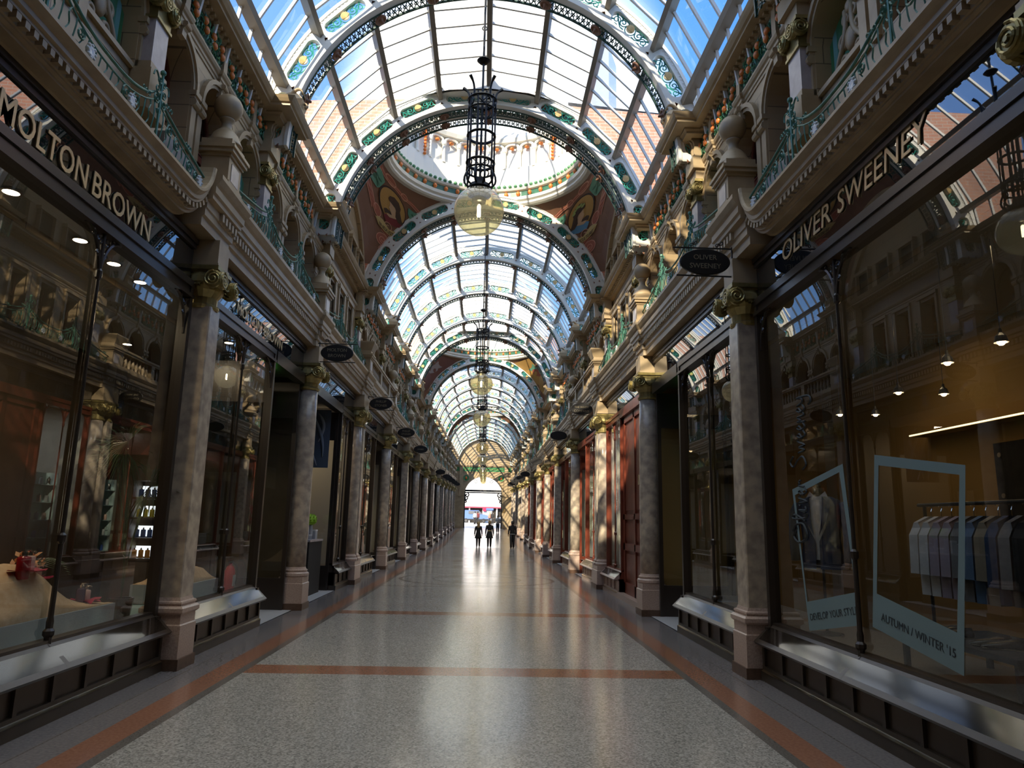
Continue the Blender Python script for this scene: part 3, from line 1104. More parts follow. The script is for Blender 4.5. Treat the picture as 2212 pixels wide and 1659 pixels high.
def capital_mesh(hw, zt=4.47, zb=3.97, cy=0.0, mb=None):
    """gilt Ionic capital about the local axis (0,cy), shaft half width hw"""
    mb = mb or MB(1)
    mb.box(-hw - .07, hw + .07, cy - hw - .07, cy + hw + .07, zt - .05, zt)
    mb.box(-hw - .045, hw + .045, cy - hw - .045, cy + hw + .045, zt - .085, zt - .05)
    mb.lathe((0, cy, 0), [(hw + .015, zb), (hw + .03, zb + .02), (hw + .03, zb + .045), (hw + .005, zb + .06), (hw + .005, zb + .14), (hw + .06, zb + .22), (hw + .09, zb + .30), (hw + .08, zb + .37), (hw + .05, zt - .08)], 20)
    r = .105
    zc = zt - .085 - r * .95
    for qx in (-1, 1):
        for qy in (-1, 1):
            volute(mb, (qx * (hw + .045), cy + qy * (hw + .115), zc), (qx, 0, 0), (0, 0, 1), r, .055)
            volute(mb, (qx * (hw + .115), cy + qy * (hw + .045), zc), (0, qy, 0), (0, 0, 1), r, .055)
    for k in range(7):
        for q in (-1, 1):
            u = -.10 + .2 * k / 6
            sag = .05 * (1 - (u / .1) ** 2)
            mb.ball((-(hw + .095), cy + u, zc - .015 - sag), .022, 6, 4)
            mb.ball((u, cy - (hw + .095), zc - .015 - sag), .022, 6, 4)
    return mb

def make_column(kind):
    """origin on the floor at the shaft axis; local +x towards the shop wall"""
    root = bpy.data.objects.new('marble_column', None)
    C.objects.link(root)
    if kind == 'P':
        px0, px1, hy, hw = -.215, .2, .21, .165
    elif kind == 'C':
        px0, px1, hy, hw = -.215, .22, .235, .185
    else:
        px0, px1, hy, hw = -.215, .2, .43, .15
    mb = MB(1)
    mb.box(px0 - .02, px1, -hy - .02, hy + .02, 0, .115)
    mb.build('plinth', M['plinth'], root)
    mb = MB(1)
    mb.box(px0, px1, -hy, hy, .115, .45)
    mb.taper(((px0 + px1) / 2, 0), ((px1 - px0) / 2, hy), .45, ((px0 + px1) / 2, 0), ((px1 - px0) / 2 - .012, hy - .012), .462)
    mb.box(px0 + .012, px1, -hy + .012, hy - .012, .462, .565)
    tor = [(.045, .565), (.065, .585), (.065, .625), (.045, .645), (.028, .65), (.028, .662), (.038, .672), (.034, .69), (.012, .70), (.0, .735)]
    shafts = {'P': [(0, 'sq')], 'C': [(0, 'rd')], 'D': [(-.17, 'rd'), (.2, 'sq')]}[kind]
    for cy, sh in shafts:
        if sh == 'sq':
            mb.rings([[(-hw - o, cy - hw - o, z), (hw + o, cy - hw - o, z), (hw + o, cy + hw + o, z), (-hw - o, cy + hw + o, z)] for o, z in tor])
        else:
            mb.lathe((0, cy, 0), [(hw + o, z) for o, z in tor], 24)
    mb.build('base', M['base'], root)
    for cy, sh in shafts:
        mb = MB(1)
        if sh == 'sq':
            R = []
            for z, t in ((.735, 1), (1.6, 1.0), (2.8, .97), (3.99, .92)):
                h = hw * t
                b = .012
                R.append([(-h, cy - h + b, z), (-h + b, cy - h, z), (h - b, cy - h, z), (h, cy - h + b, z), (h, cy + h - b, z), (h - b, cy + h, z), (-h + b, cy + h, z), (-h, cy + h - b, z)])
            mb.rings(R)
            mb.build('shaft', M['marble'], root)
        else:
            mb.lathe((0, cy, 0), [(hw, .735), (hw, 1.5), (hw * .985, 2.4), (hw * .95, 3.3), (hw * .91, 3.99)], 28)
            mb.build('shaft', M['marble'], root, True)
        capital_mesh(hw * .92, cy=cy).build('capital', M['gilt'], root)
    mb = MB(1)
    mb.box(px0 + .03, px1 + .1, -hy + .05, hy - .05, 4.47, 4.80)
    mb.box(px0 + .015, px1 + .1, -hy + .03, hy - .03, 4.47, 4.51)
    mb.build('impost_block', M['stone'], root)
    return root
col0 = {}
nC = {1: 0, -1: 0}
KW = {'P': 'square marble pilaster', 'C': 'round marble column', 'D': 'coupled round shaft and marble pilaster'}
for y, k in ST:
    if y < 2: continue
    for s in (1, -1):
        i = nC[s]
        nC[s] += 1
        lab = '%s on the %s arcade side, %s support from the camera' % (KW[k], SIDE[s], NTH[i])
        x = s * 3.245
        if k not in col0:
            r = make_column(k)
            col0[k] = r
        else:
            r = dup(col0[k], (0, 0, 0))
        r.location = (x, y, zoff(y))
        r.scale = (s, 1, 1)
        r['category'] = 'column'
        r['label'] = lab
        r['group'] = 'marble shop columns'

# ------------------------------------------------------------------ ball finials and coped pedestals on the balcony
def make_pedestal(ball):
    root = bpy.data.objects.new('ball_finial' if ball else 'coped_pedestal', None)
    C.objects.link(root)
    mb = MB(1)
    mb.box(-.155, .17, -.2, .2, 0, .36)
    mb.box(-.18, .17, -.225, .225, 0, .05)
    mb.build('pedestal', M['stone'], root)
    mb = MB(1)
    mb.box(-.162, -.150, -.12, .12, .08, .30)
    mb.build('sunk_panel', M['lilac'], root)
    mb = MB(1)
    mb.box(-.175, .19, -.215, .215, .36, .40)
    mb.box(-.205, .21, -.25, .25, .40, .45)
    mb.box(-.225, .22, -.27, .27, .45, .49)
    mb.box(-.17, .19, -.215, .215, .49, .58)
    if not ball:
        mb.taper((0, 0), (.18, .21), .58, (0, 0), (.26, .30), .78)
        mb.box(-.26, .26, -.30, .30, .78, .81)
    mb.build('cap', M['stone'], root)
    if ball:
        mb = MB(1)
        mb.lathe((0, 0, 0), [(.205, .58), (.205, .60), (.19, .62), (.175, .665), (.165, .675), (.15, .72), (.105, .775), (.075, .80), (.062, .83), (.058, .88), (.075, .915), (.088, .93), (.088, .945), (.06, .955)], 24)
        mb.build('neck', M['stone'], root, True)
        mb = MB(1)
        mb.ball((0, 0, 1.10), .168, 28, 18)
        mb.build('ball', M['stone'], root, True)
    return root
ped0 = {True: None, False: None}
cnt = {}
for y, k in ST:
    if y < 4: continue
    for s in (1, -1):
        ball = k != 'D'
        if ped0[ball] is None:
            ped0[ball] = r = make_pedestal(ball)
        else:
            r = dup(ped0[ball], (0, 0, 0))
        r.location = (s * 3.13, y - .15, 5.42 + zoff(y))
        r.scale = (s, 1, 1)
        i = cnt.get((s, ball), 0)
        cnt[(s, ball)] = i + 1
        r['category'] = 'finial' if ball else 'pedestal'
        if ball:
            r['label'] = '%s stone ball on a moulded pedestal along the %s balcony' % (NTH[i], SIDE[s])
            r['group'] = 'stone ball finials'
        else:
            r['label'] = '%s flared stone pedestal without a ball on the %s balcony' % (NTH[i], SIDE[s])
            r['group'] = 'flared stone pedestals'

# ------------------------------------------------------------------ balcony railings
def rail_height(u, hl):
    """u measured from the bay centre, hl half length"""
    a = abs(u)
    p = .86
    if a < p:
        t = a / p
        return .30 + .27 * t ** 2.6
    t = (a - p) / (hl - p)
    return .57 - .36 * (t ** .55)
def make_railing(L, detail):
    root = bpy.data.objects.new('balcony_railing', None)
    C.objects.link(root)
    hl = L / 2
    n = 40
    # bombe offset towards the corridor (local -x)
    def bx(z): return -.05 * math.sin(PI * min(1, max(0, z / .6)))
    for lift, nm, r in ((0.0, 'top_rail', .014), (-.075, 'lower_rail', .009)):
        mb = MB(1)
        pts = []
        for k in range(n + 1):
            u = -hl + L * k / n
            z = rail_height(u, hl) + lift
            pts.append((bx(z), u, z))
        mb.tube(pts, r, 6)
        if lift: mb.tube([(0, -hl, .02), (0, hl, .02)], .011, 4)
        mb.build(nm, M['iron'], root, True)
    bars = MB(1)
    made = {}
    nb = int(L / .092)
    for k in range(nb + 1):
        u = -hl + .04 + (L - .08) * k / nb
        H = rail_height(u, hl) - .075
        wavy = k % 2 == 1
        b = MB(1) if detail else bars
        pts = []
        m = 14 if wavy else 4
        for j in range(m + 1):
            z = .02 + (H - .02) * j / m
            pts.append((bx(z), (u if not detail else 0) + (.014 * math.sin(z * 42) if wavy else 0), z))
        b.tube(pts, .0075, 4)
        if detail:
            o = b.build('baluster', M['iron'], root)
            o.location = (0, u, 0)
    if not detail:
        bars.build('balusters', M['iron'], root)
    ey = Vector((0, 0, 1))
    for q in (-1, 1):
        sc = MB(1)
        ex = Vector((0, q, 0))
        P = Vector((-.05, q * .86, 0))
        # scroll cluster on the post
        for z, r, d, tr in ((.46, .055, -.07, 1.5), (.46, .055, .07, 1.5), (.56, .05, -.06, 1.3), (.56, .05, .06, 1.3), (.66, .04, -.045, 1.2), (.66, .04, .045, 1.2), (.36, .045, .0, 1.4)):
            dd = 1 if d >= 0 else -1
            sc.tube(spiral(P + ex * d + ey * z, ex * dd, ey, r, .010, tr, PI, 16), .0085, 4)
        sc.tube([tuple(P + ey * .02), tuple(P + ey * .74)], .013, 5)
        sc.ball(tuple(P + ey * .76), .03, 8, 5)
        sc.tube(bez(P + ey * .60 - ex * .03, P + ey * .72 - ex * .10, P + ey * .74 - ex * .16, P + ey * .64 - ex * .17, 8), .009, 4)
        sc.tube(bez(P + ey * .60 + ex * .03, P + ey * .70 + ex * .10, P + ey * .70 + ex * .16, P + ey * .60 + ex * .15, 8), .009, 4)
        for a, r in ((.28, .07), (.44, .06), (1.12, .065), (1.30, .075), (1.62, .07), (1.80, .06)):
            if a > hl - .1: continue
            z = max(.08, rail_height(a, hl) - .075 - r)
            b = MB(1)
            b.tube(spiral(Vector((-.05, q * a, z)), ex, ey, r, .012, 1.5, PI / 2, 16), .009, 4)
            b.tube(spiral(Vector((-.05, q * (a + .05), .075)), -ex, ey, .055, .012, 1.3, -PI / 2, 12), .008, 4)
            b.build('scroll', M['iron'], root)
        sc.build('post_scrollwork', M['iron'], root)
        for a in (.55, 1.0, 1.5, hl - .25):
            z = rail_height(a, hl)
            b = MB(1)
            for k in range(3):
                b.tube(spiral(Vector((-.05, q * (a + .05 * k), z + .03)), ex, ey, .03, .006, 1.1, -PI / 2, 8), .006, 4)
            b.build('rail_curls', M['iron'], root)
    for a in (-hl + .55, -.33, .33, hl - .55):
        ro = MB(1)
        c = (-.075, a, .13)
        ro.lathe(c, [(.022, -.01), (.04, -.014), (.062, 0), (.058, .012)], 8, axis='x')
        for k in range(8):
            t = 2 * PI * k / 8
            ro.ball((-.08, a + .052 * math.cos(t), .13 + .052 * math.sin(t)), .017, 5, 4)
        ro.build('pale_rosette', M['rosm'], root, True)
    return root
M['rosm'] = mat('pale_rosette', (0.62, 0.66, 0.68), 0.25)
rail_cache = {}
rc = {1: 0, -1: 0}
for (ya, ka), (yb, kb) in zip(ST, ST[1:]):
    if yb < 4 or ya > 60: continue
    if abs(ya - 18.8) < .1: continue            # stone balustrade here
    L = round(yb - ya - .42, 2)
    det = ya < 14
    for s in (1, -1):
        key = (L, det)
        if key not in rail_cache:
            rail_cache[key] = r = make_railing(L, det)
        else:
            r = dup(rail_cache[key], (0, 0, 0))
        r.location = (s * 3.13, (ya + yb) / 2 - .15, (5.04 if ya < 4 else 5.42) + zoff((ya + yb) / 2))
        r.scale = (s, 1, 1)
        r['category'] = 'railing'
        r['group'] = 'green iron balcony railings'
        r['label'] = '%s scrolled green iron railing from the camera on the %s balcony' % (NTH[rc[s]], SIDE[s])
        rc[s] += 1

# stone balustrade between the coupled columns
def make_balustrade(L):
    root = bpy.data.objects.new('stone_balustrade', None)
    C.objects.link(root)
    mb = MB(1)
    mb.box(-.1, .1, -L / 2, L / 2, 0, .07)
    mb.build('plinth_rail', M['stone'], root)
    mb = MB(1)
    mb.box(-.10, .1, -L / 2, L / 2, .44, .49)
    mb.box(-.13, .12, -L / 2, L / 2, .49, .54)
    mb.build('coping', M['stone'], root)
    n = int(L / .2)
    b0 = None
    for k in range(n):
        y = -L / 2 + .1 + (L - .2) * k / (n - 1)
        if k % 9 == 0:
            p = MB(1)
            p.box(-.1, .1, -.1, .1, .07, .44)
            o = p.build('pier', M['stone'], root)
        elif b0 is None:
            p = MB(1)
            p.lathe((0, 0, 0), [(.05, .07), (.05, .10), (.03, .12), (.055, .2), (.045, .28), (.025, .36), (.04, .40), (.05, .41), (.05, .44)], 10)
            o = b0 = p.build('baluster', M['stone'], root, True)
        else:
            o = b0.copy()
            C.objects.link(o)
            o.parent = root
        o.location = (0, y, 0)
    return root
for s in (1, -1):
    r = make_balustrade(5.1)
    r.location = (s * 3.1, 21.4, 5.42)
    r.scale = (s, 1, 1)
    tag(r, 'turned stone balustrade with a moulded coping on the %s balcony' % SIDE[s], 'balustrade', 'stone balustrades')

# ------------------------------------------------------------------ upper pilasters, consoles and carved finials under the ribs
def make_up_pilaster():
    root = bpy.data.objects.new('upper_pilaster', None)
    C.objects.link(root)
    mb = MB(1)
    mb.box(-.17, .02, -.19, .19, 0, .42)
    mb.box(-.15, .02, -.17, .17, .42, .50)
    mb.build('base', M['stone'], root)
    mb = MB(1)
    mb.box(-.13, .02, -.135, .135, .50, 1.02)
    mb.build('shaft', M['lilac'], root)
    mb = MB(1)
    mb.box(-.17, .02, -.18, .18, 1.29, 1.33)
    mb.box(-.14, .02, -.14, .14, 1.02, 1.26)
    for q in (-1, 1):
        volute(mb, (-.13, q * .165, 1.19), (-1, 0, 0), (0, 0, 1), .085, .05)
        volute(mb, (-.185, q * .10, 1.19), (0, q, 0), (0, 0, 1), .085, .05)
    mb.box(-.15, .02, -.155, .155, .99, 1.02)
    mb.build('capital', M['gilt'], root)
    mb = MB(1)
    mb.box(-.14, .02, -.145, .145, 1.33, 1.50)
    mb.box(-.19, .02, -.19, .19, 1.50, 1.70)
    mb.build('block', M['stone'], root)
    mb = MB(1)
    prof = [(.02, 1.70), (-.10, 1.70), (-.15, 1.74), (-.165, 1.80), (-.15, 1.88), (-.165, 1.95), (-.22, 2.0), (-.25, 2.03), (.02, 2.03)]
    mb.prism(prof, -.15, .15)
    for q in (-1, 1):
        mb.lathe((-.10, 0, 1.77), [(.075, q * .15), (.075, q * .165)], 12, axis='y')
    for q in (-.09, 0, .09):
        mb.tube([(x - .006, q, z) for x, z in prof[1:-1]], .022, 5)
    mb.box(-.27, .02, -.19, .19, 2.03, 2.06)
    mb.build('console_bracket', M['stone'], root)
    return root
def make_crest():
    root = bpy.data.objects.new('carved_finial', None)
    C.objects.link(root)
    mb = MB(1)
    mb.box(-.13, .13, -.13, .13, 0, .06)
    mb.taper((0, 0), (.12, .12), .06, (0, 0), (.15, .14), .18)
    mb.taper((0, 0), (.15, .14), .18, (.02, 0), (.10, .11), .26)
    mb.taper((.02, 0), (.10, .11), .26, (.03, 0), (.05, .06), .32)
    mb.build('block', M['stone'], root)
    mb = MB(1)
    for dy, r in ((0, .045), (-.07, .03), (.07, .03)):
        mb.tube(bez((.05, dy, .24), (.02, dy, .38), (-.10, dy, .42), (-.13, dy * 1.2, .30), 8), [r, r, r * .95, r * .9, r * .85, r * .75, r * .6, r * .4, r * .15], 6)
    mb.tube(bez((-.10, 0, .16), (-.20, 0, .20), (-.20, 0, .10), (-.15, 0, .10), 6), .025, 5)
    mb.build('curled_crest', M['stone'], root, True)
    return root
up0 = make_up_pilaster()
cr0 = make_crest()
firstu = True
uc = {1: 0, -1: 0}
POS = []
for y in UP:
    if y < 2 or y > 80: continue
    if any(abs(y - a) < .1 for a, b in DOMES): POS.append(y - .0)
    else: POS.append(y)
for y in POS:
    for s in (1, -1):
        r = up0 if firstu else dup(up0, (0, 0, 0))
        c = cr0 if firstu else dup(cr0, (0, 0, 0))
        firstu = False
        yp = y + (.52 if any(abs(y - a) < .1 for a, b in DOMES) else -.52 if any(abs(y - b) < .1 for a, b in DOMES) else 0)
        r.location = (s * XW, yp, 5.38 + zoff(y))
        r.scale = (s, 1, 1)
        c.location = (s * (XW - .42), y, 7.60 + zoff(y))
        c.scale = (s, 1, 1)
        r['category'] = 'pilaster'
        r['group'] = 'upper marble pilasters'
        r['label'] = '%s upper lilac marble pilaster with gilt capital along the %s wall' % (NTH[uc[s]], SIDE[s])
        c['category'] = 'finial'
        c['group'] = 'carved cornice finials'
        c['label'] = '%s carved stone block with curled crest on the %s cornice' % (NTH[uc[s]], SIDE[s])
        uc[s] += 1
# ------------------------------------------------------------------ upper windows, niches, frieze panels
wn = [0]
def nextwin():
    wn[0] += 1
    return 'window_%d' % wn[0]
def make_arch_window(w, h):
    """origin at sill centre; local x into the wall; h = sill to spring"""
    def arch(r, n=12): return [(-r * math.cos(PI * k / n), h + r * math.sin(PI * k / n)) for k in range(n + 1)]
    mb = MB(1)
    o = [(-w, 0)] + arch(w) + [(w, 0)]
    i_ = [(-w + .055, .055)] + arch(w - .055) + [(w - .055, .055)]
    R = [[(-.0, p[0], p[1]), (.0, q[0], q[1]), (.05, q[0], q[1]), (.05, p[0], p[1])] for p, q in zip(o, i_)]
    mb.rings(R, cap0=False, cap1=False)
    mb.box(0, .05, -w, w, 0, .06)
    mb.box(-.02, .06, -w, w, h - .42, h - .33)
    mb.box(-.03, .05, -w, w, h - .33, h - .31)
    f = fix_normals(mb.build('window', M['mahog']))
    pb = MB(1)
    a = arch(w - .03)
    for (p, q), (p2, q2) in zip(a, a[1:]):
        pb.poly([(.025, p, 0), (.025, p, q), (.025, p2, q2), (.025, p2, 0)])
    pb.build('pane', M['upglass'], f)
    return f
aw = {}
def make_niche(w, h):
    root = bpy.data.objects.new('green_niche', None)
    C.objects.link(root)
    a = [(-w * math.cos(PI * k / 14), h + w * math.sin(PI * k / 14)) for k in range(15)]
    mb = MB(1)
    for (p, q), (p2, q2) in zip(a, a[1:]):
        t, t2 = .12 * math.sqrt(max(0, 1 - (p / w) ** 2)), .12 * math.sqrt(max(0, 1 - (p2 / w) ** 2))
        mb.poly([(t, p, .2), (t, p, q), (t2, p2, q2), (t2, p2, .2)])
    mb.build('niche_back', M['niche'], root, True)
    mb = MB(1)
    mb.box(-.12, .1, -w, w, .08, .16)
    mb.box(-.16, .1, -w - .03, w + .03, .16, .21)
    mb.box(-.06, .1, -w, w, -.05, .08)
    mb.build('sill', M['stone'], root)
    mb = MB(1)
    ey = Vector((0, 0, 1))
    for q in (-1, 1):
        ex = Vector((0, q, 0))
        for u, z, r, t, th in ((.12, .36, .09, 1.3, .026), (.23, .30, .06, 1.2, .022), (.13, .58, .10, 1.2, .028), (.07, .78, .07, 1.2, .022), (.30, .24, .04, 1.0, .016)):
            mb.tube(spiral(Vector((-.01, q * u, z)), ex, ey, r, .02, t, PI, 16), th, 6)
        mb.tube(bez((-.02, q * .3, .22), (-.04, q * .22, .5), (-.03, q * .02, .45), (-.02, q * .06, .85), 10), .028, 6)
    mb.ball((-.01, 0, .52), .10, 12, 8, (.5, .9, 1.3))
    mb.ball((-.01, 0, .86), .06, 10, 6, (.6, 1, 1.2))
    mb.build('scrolled_cartouche', M['stone'], root, True)
    return root
niche0 = None
nn = {1: 0, -1: 0}
for s in (1, -1):
    for yc, w, sill, zs, kd in OPEN[s]:
        if yc < 1.5: continue
        if kd == 'niche':
            if niche0 is None:
                niche0 = r = make_niche(w, zs - sill)
            else:
                r = dup(niche0, (0, 0, 0))
            r.location = (s * (XW + .16), yc, sill + zoff(yc))
            r.scale = (s, 1, 1)
            tag(r, 'green glazed arched niche with stone scroll cartouche, %s on the %s wall' % (['nearest', 'second'][nn[s]] if nn[s] < 2 else 'further', SIDE[s]), 'niche', 'green wall niches')
            nn[s] += 1
        elif kd == 'window':
            key = (w, round(zs - sill, 2))
            if key not in aw:
                aw[key] = f = make_arch_window(w, zs - sill)
            else:
                f = dup(aw[key], (0, 0, 0))
            f.name = nextwin()
            f['kind'] = 'structure'
            f.location = (s * (XW + .24), yc, sill + zoff(yc))
            f.scale = (s, 1, 1)
        else:
            mb = MB(s, True)
            mb.box(XW + .22, XW + .27, yc - w, yc + w, sill, sill + .06)
            mb.box(XW + .22, XW + .27, yc - w, yc + w, zs - .06, zs)
            mb.box(XW + .22, XW + .27, yc - w, yc - w + .05, sill, zs)
            mb.box(XW + .22, XW + .27, yc + w - .05, yc + w, sill, zs)
            mb.box(XW + .22, XW + .27, yc - w, yc + w, 6.2, 6.26)
            f = structure(mb.build(nextwin(), M['mahog']))
            pb = MB(s, True)
            pb.poly([(XW + .245, yc - w, sill), (XW + .245, yc - w, zs), (XW + .245, yc + w, zs), (XW + .245, yc + w, sill)])
            pb.build('pane', M['upglass'], f)

def make_frieze():
    """1.03 m panel of leaves and oranges between two frieze posts; also the leafy spandrel beneath"""
    root = bpy.data.objects.new('fruit_frieze_panel', None)
    C.objects.link(root)
    rng = random.Random(3)
    mb = MB(1)
    mb.box(-.005, .05, -.515, .515, .0, .36)
    mb.build('backing', M['leafdark'], root)
    mb = MB(1)
    for k in range(150):
        u = rng.uniform(-.5, .5)
        z = rng.uniform(.02, .34)
        a = rng.uniform(0, 2 * PI)
        l, w = rng.uniform(.03, .065), rng.uniform(.012, .022)
        d, e = Vector((0, math.cos(a), math.sin(a))), Vector((0, -math.sin(a), math.cos(a)))
        p = Vector((-.012 - rng.random() * .03, u, z))
        t = Vector((-.025, 0, 0))
        mb.poly([tuple(p - d * l), tuple(p - e * w + t), tuple(p + d * l + t * .4)])
        mb.poly([tuple(p - d * l), tuple(p + d * l + t * .4), tuple(p + e * w + t)])
    mb.build('leaf_relief', M['leaf'], root)
    f0 = None
    for u, z in ((-.40, .22), (-.37, .14), (-.12, .24), (-.07, .15), (.14, .22), (.19, .13), (.40, .24), (.43, .15)):
        if f0 is None:
            b = MB(1)
            b.ball((0, 0, 0), .047, 10, 7, (.8, 1, 1.05))
            f0 = o = b.build('orange_fruit', M['orange'], root, True)
        else:
            o = f0.copy()
            C.objects.link(o)
            o.parent = root
        o.location = (-.05, u, z)
    mb = MB(1)
    for q in (-1, 1):
        for k in range(26):
            u = rng.uniform(.0, .19)
            z = -.14 - rng.uniform(0, 1) * (.02 + .26 * (u / .19) ** 0) * (1 - u / .24)
            a = rng.uniform(0, 2 * PI)
            l, w = .04, .015
            d, e = Vector((0, math.cos(a), math.sin(a))), Vector((0, -math.sin(a), math.cos(a)))
            p = Vector((.04, q * u, z))
            mb.poly([tuple(p - d * l), tuple(p - e * w + Vector((-.02, 0, 0))), tuple(p + d * l), tuple(p + e * w + Vector((-.02, 0, 0)))])
    mb.build('spandrel_leaves', M['leaf'], root)
    return root
fz0 = None
for s in (1, -1):
    k = 0
    ys = [yc for yc, w, a, b, kd in OPEN[s] if kd != 'rect' and 2 < yc < 31]
    for a, b in zip(ys, ys[1:]):
        if b - a > 1.45: continue
        if fz0 is None:
            fz0 = r = make_frieze()
        else:
            r = dup(fz0, (0, 0, 0))
        r.location = (s * (XW - .01), (a + b) / 2, 7.03)
        r.scale = (s, (b - a - .12) / 1.03, 1)
        tag(r, '%s green frieze panel with moulded orange fruit along the %s wall' % (NTH[k], SIDE[s]), 'frieze panel', 'fruit frieze panels')
        k += 1

# ------------------------------------------------------------------ shop fronts
XG = 3.34
dn = [0]
def shop_window(s, ya, yb, mull, col, near=False, coll=True):
    root = structure(MB(s, True).build(nextwin(), col))
    mb = MB(s, True)
    # frame: sill, head, jambs
    mb.box(3.255, XG + .08, ya, yb, 4.045, 4.085)
    mb.box(3.285, XG + .08, ya, yb, 4.085, 4.17)
    mb.box(3.265, XG + .08, ya, yb, 4.17, 4.25)
    mb.box(XG - .05, XG + .05, ya, yb, .56, .60)
    for a, b in ((ya, ya + .07), (yb - .07, yb)):
        mb.box(XG - .07, XG + .05, a, b, .55, 4.2)
        mb.box(XG - .11, XG + .05, a - .0, b + .0, .2, .55)
    tmp = mb.build('frame', col, root)
    # stall riser with sunk panels, louvre strip and polished sill line
    mb = MB(s, True)
    mb.box(3.17, 3.4, ya, yb, 0, .10)
    mb.box(3.22, 3.4, ya, yb, .10, .40)
    mb.box(3.19, 3.4, ya, yb, .115, .15)
    mb.box(3.19, 3.4, ya, yb, .36, .40)
    n = max(2, round((yb - ya) / .48))
    for k in range(n + 1):
        y = ya + (yb - ya - .05) * k / n
        mb.box(3.192, 3.4, y, y + .05, .14, .37)
    # sloping rail around the mirror strip
    for (X0, z0, X1, z1) in ((3.10, .395, 3.135, .43), (3.25, .535, 3.29, .575)):
        mb.poly([(X0, ya, z0), (X0, yb, z0), (X1, yb, z1), (X1, ya, z1)])
    mb.poly([(3.10, ya, .395), (3.10, yb, .395), (3.12, yb, .37), (3.12, ya, .37)])
    mb.poly([(3.12, ya, .37), (3.12, yb, .37), (3.22, yb, .37), (3.22, ya, .37)])
    for y in [ya, yb - .06] + [m - .03 for m in mull]:
        mb.poly([(3.10, y, .397), (3.10, y + .06, .397), (3.29, y + .06, .578), (3.29, y, .578)])
    for y in (ya, yb):
        mb.poly([(3.10, y, .395), (3.22, y, .37), (3.29, y, .575)])
    mb.build('stall_riser', M['panel'] if col is M['bronze'] else M['base'], root)
    mb = MB(s, True)
    mb.poly([(3.132, ya + .05, .427), (3.132, yb - .05, .427), (3.262, yb - .05, .552), (3.262, ya + .05, .552)])
    mb.build('mirror_strip', M['gloss'], root)
    mb = MB(s, True)
    mb.poly([(3.16, ya + .02, .10), (3.16, yb - .02, .10), (3.21, yb - .02, .125), (3.21, ya + .02, .125)])
    mb.build('brass_sill', M['brass'], root)
    edges = [ya + .07] + [e for m in mull for e in (m - .012, m + .012)] + [yb - .07]
    for k in range(0, len(edges), 2):
        pb = MB(s, True)
        pb.poly([(XG, edges[k], .60), (XG, edges[k], 4.06), (XG, edges[k + 1], 4.06), (XG, edges[k + 1], .60)])
        pb.build('pane', M['glass'], root)
    for m in mull:
        mb = MB(s, True)
        mb.lathe((XG - .03, m, 0), [(.03, .50), (.03, .62), (.045, .64), (.045, .67), (.028, .69), (.03, .74), (.022, .78), (.020, 1.35), (.034, 1.37), (.034, 1.42), (.018, 1.44), (.017, 2.6), (.016, 3.62), (.03, 3.64), (.03, 3.70), (.02, 3.72), (.022, 4.06)], 8)
        mb.build('mullion', col, root)
    # pierced quarter-round brackets in the upper corners
    spots = [(ya + .07, 1), (yb - .07, -1)] + [(m, q) for m in mull for q in (-1, 1)]
    if yb < 34:
        for y, q in spots:
            mb = MB(s, True)
            r = .30
            pts = [(y + q * (r - r * math.sin(t)), 4.19 - r + r * math.cos(t)) for t in [PI / 2 * k / 10 for k in range(11)]]
            pts = [(y + q * r * (1 - math.cos(t)), 3.62 + .43 * math.sin(t)) for t in [PI / 2 * k / 10 for k in range(11)]]
            mb.tube([(XG - .03, p, z) for p, z in pts], .016, 5)
            if near or yb < 19:
                for u, z, rr_ in ((.055, 3.97, .05), (.05, 3.85, .035), (.16, 4.01, .035)):
                    mb.tube(spiral((XG - .03, y + q * u, z), (0, q, 0), (0, 0, 1), rr_, .006, 1.5, 0, 14), .011, 4)
            mb.build('corner_bracket', col, root)
    return root

def door_recess(s, ya, yb, col, depth=1.3, leaf=True):
    dn[0] += 1
    mb = MB(s, True)
    mb.box(3.26, XG + .08, ya, yb, 4.05, 4.25)
    root = structure(mb.build('door_%d' % dn[0], col))
    mb = MB(s, True)
    mb.poly([(3.18, ya, .012), (3.18, yb, .012), (XG + depth, yb, .012), (XG + depth, ya, .012)])
    mb.build('threshold', M['step'], root)
    mb = MB(s, True)
    for y in (ya, yb):
        mb.box(XG, XG + .07, y - .035, y + .035, 0, 4.2)
        mb.box(XG + .07, XG + depth, y - .02, y + .02, 0, .55)
        mb.box(XG + .07, XG + depth, y - .02, y + .02, 3.4, 4.06)
        mb.box(XG + depth - .05, XG + depth, y - .03, y + .03, .5, 3.5)
    mb.box(XG, XG + depth, ya, yb, 4.16, 4.2)
    mb.box(XG + depth, XG + depth + .06, ya, yb, 2.7, 4.2)
    mb.build('lobby', col, root)
    pb = MB(s, True)
    for y in (ya, yb):
        pb.poly([(XG + .07, y, .55), (XG + .07, y, 3.4), (XG + depth, y, 3.4), (XG + depth, y, .55)])
    pb.build('side_pane', M['glass'], root)
    if leaf:
        mb = MB(s, True)
        yc = (ya + yb) / 2
        X = XG + depth
        for a, b in ((ya, yc - .01), (yc + .01, yb)):
            mb.box(X, X + .05, a, a + .1, 0, 2.7)
            mb.box(X, X + .05, b - .1, b, 0, 2.7)
            mb.box(X, X + .05, a, b, 0, .35)
            mb.box(X, X + .05, a, b, 2.55, 2.7)
            mb.box(X, X + .05, a, b, 1.0, 1.1)
        mb.build('door_leaf', col, root)
        pb = MB(s, True)
        pb.poly([(X + .02, ya, .3), (X + .02, ya, 2.6), (X + .02, yb, 2.6), (X + .02, yb, .3)])
        pb.build('door_pane', M['glass'], root)
    return root

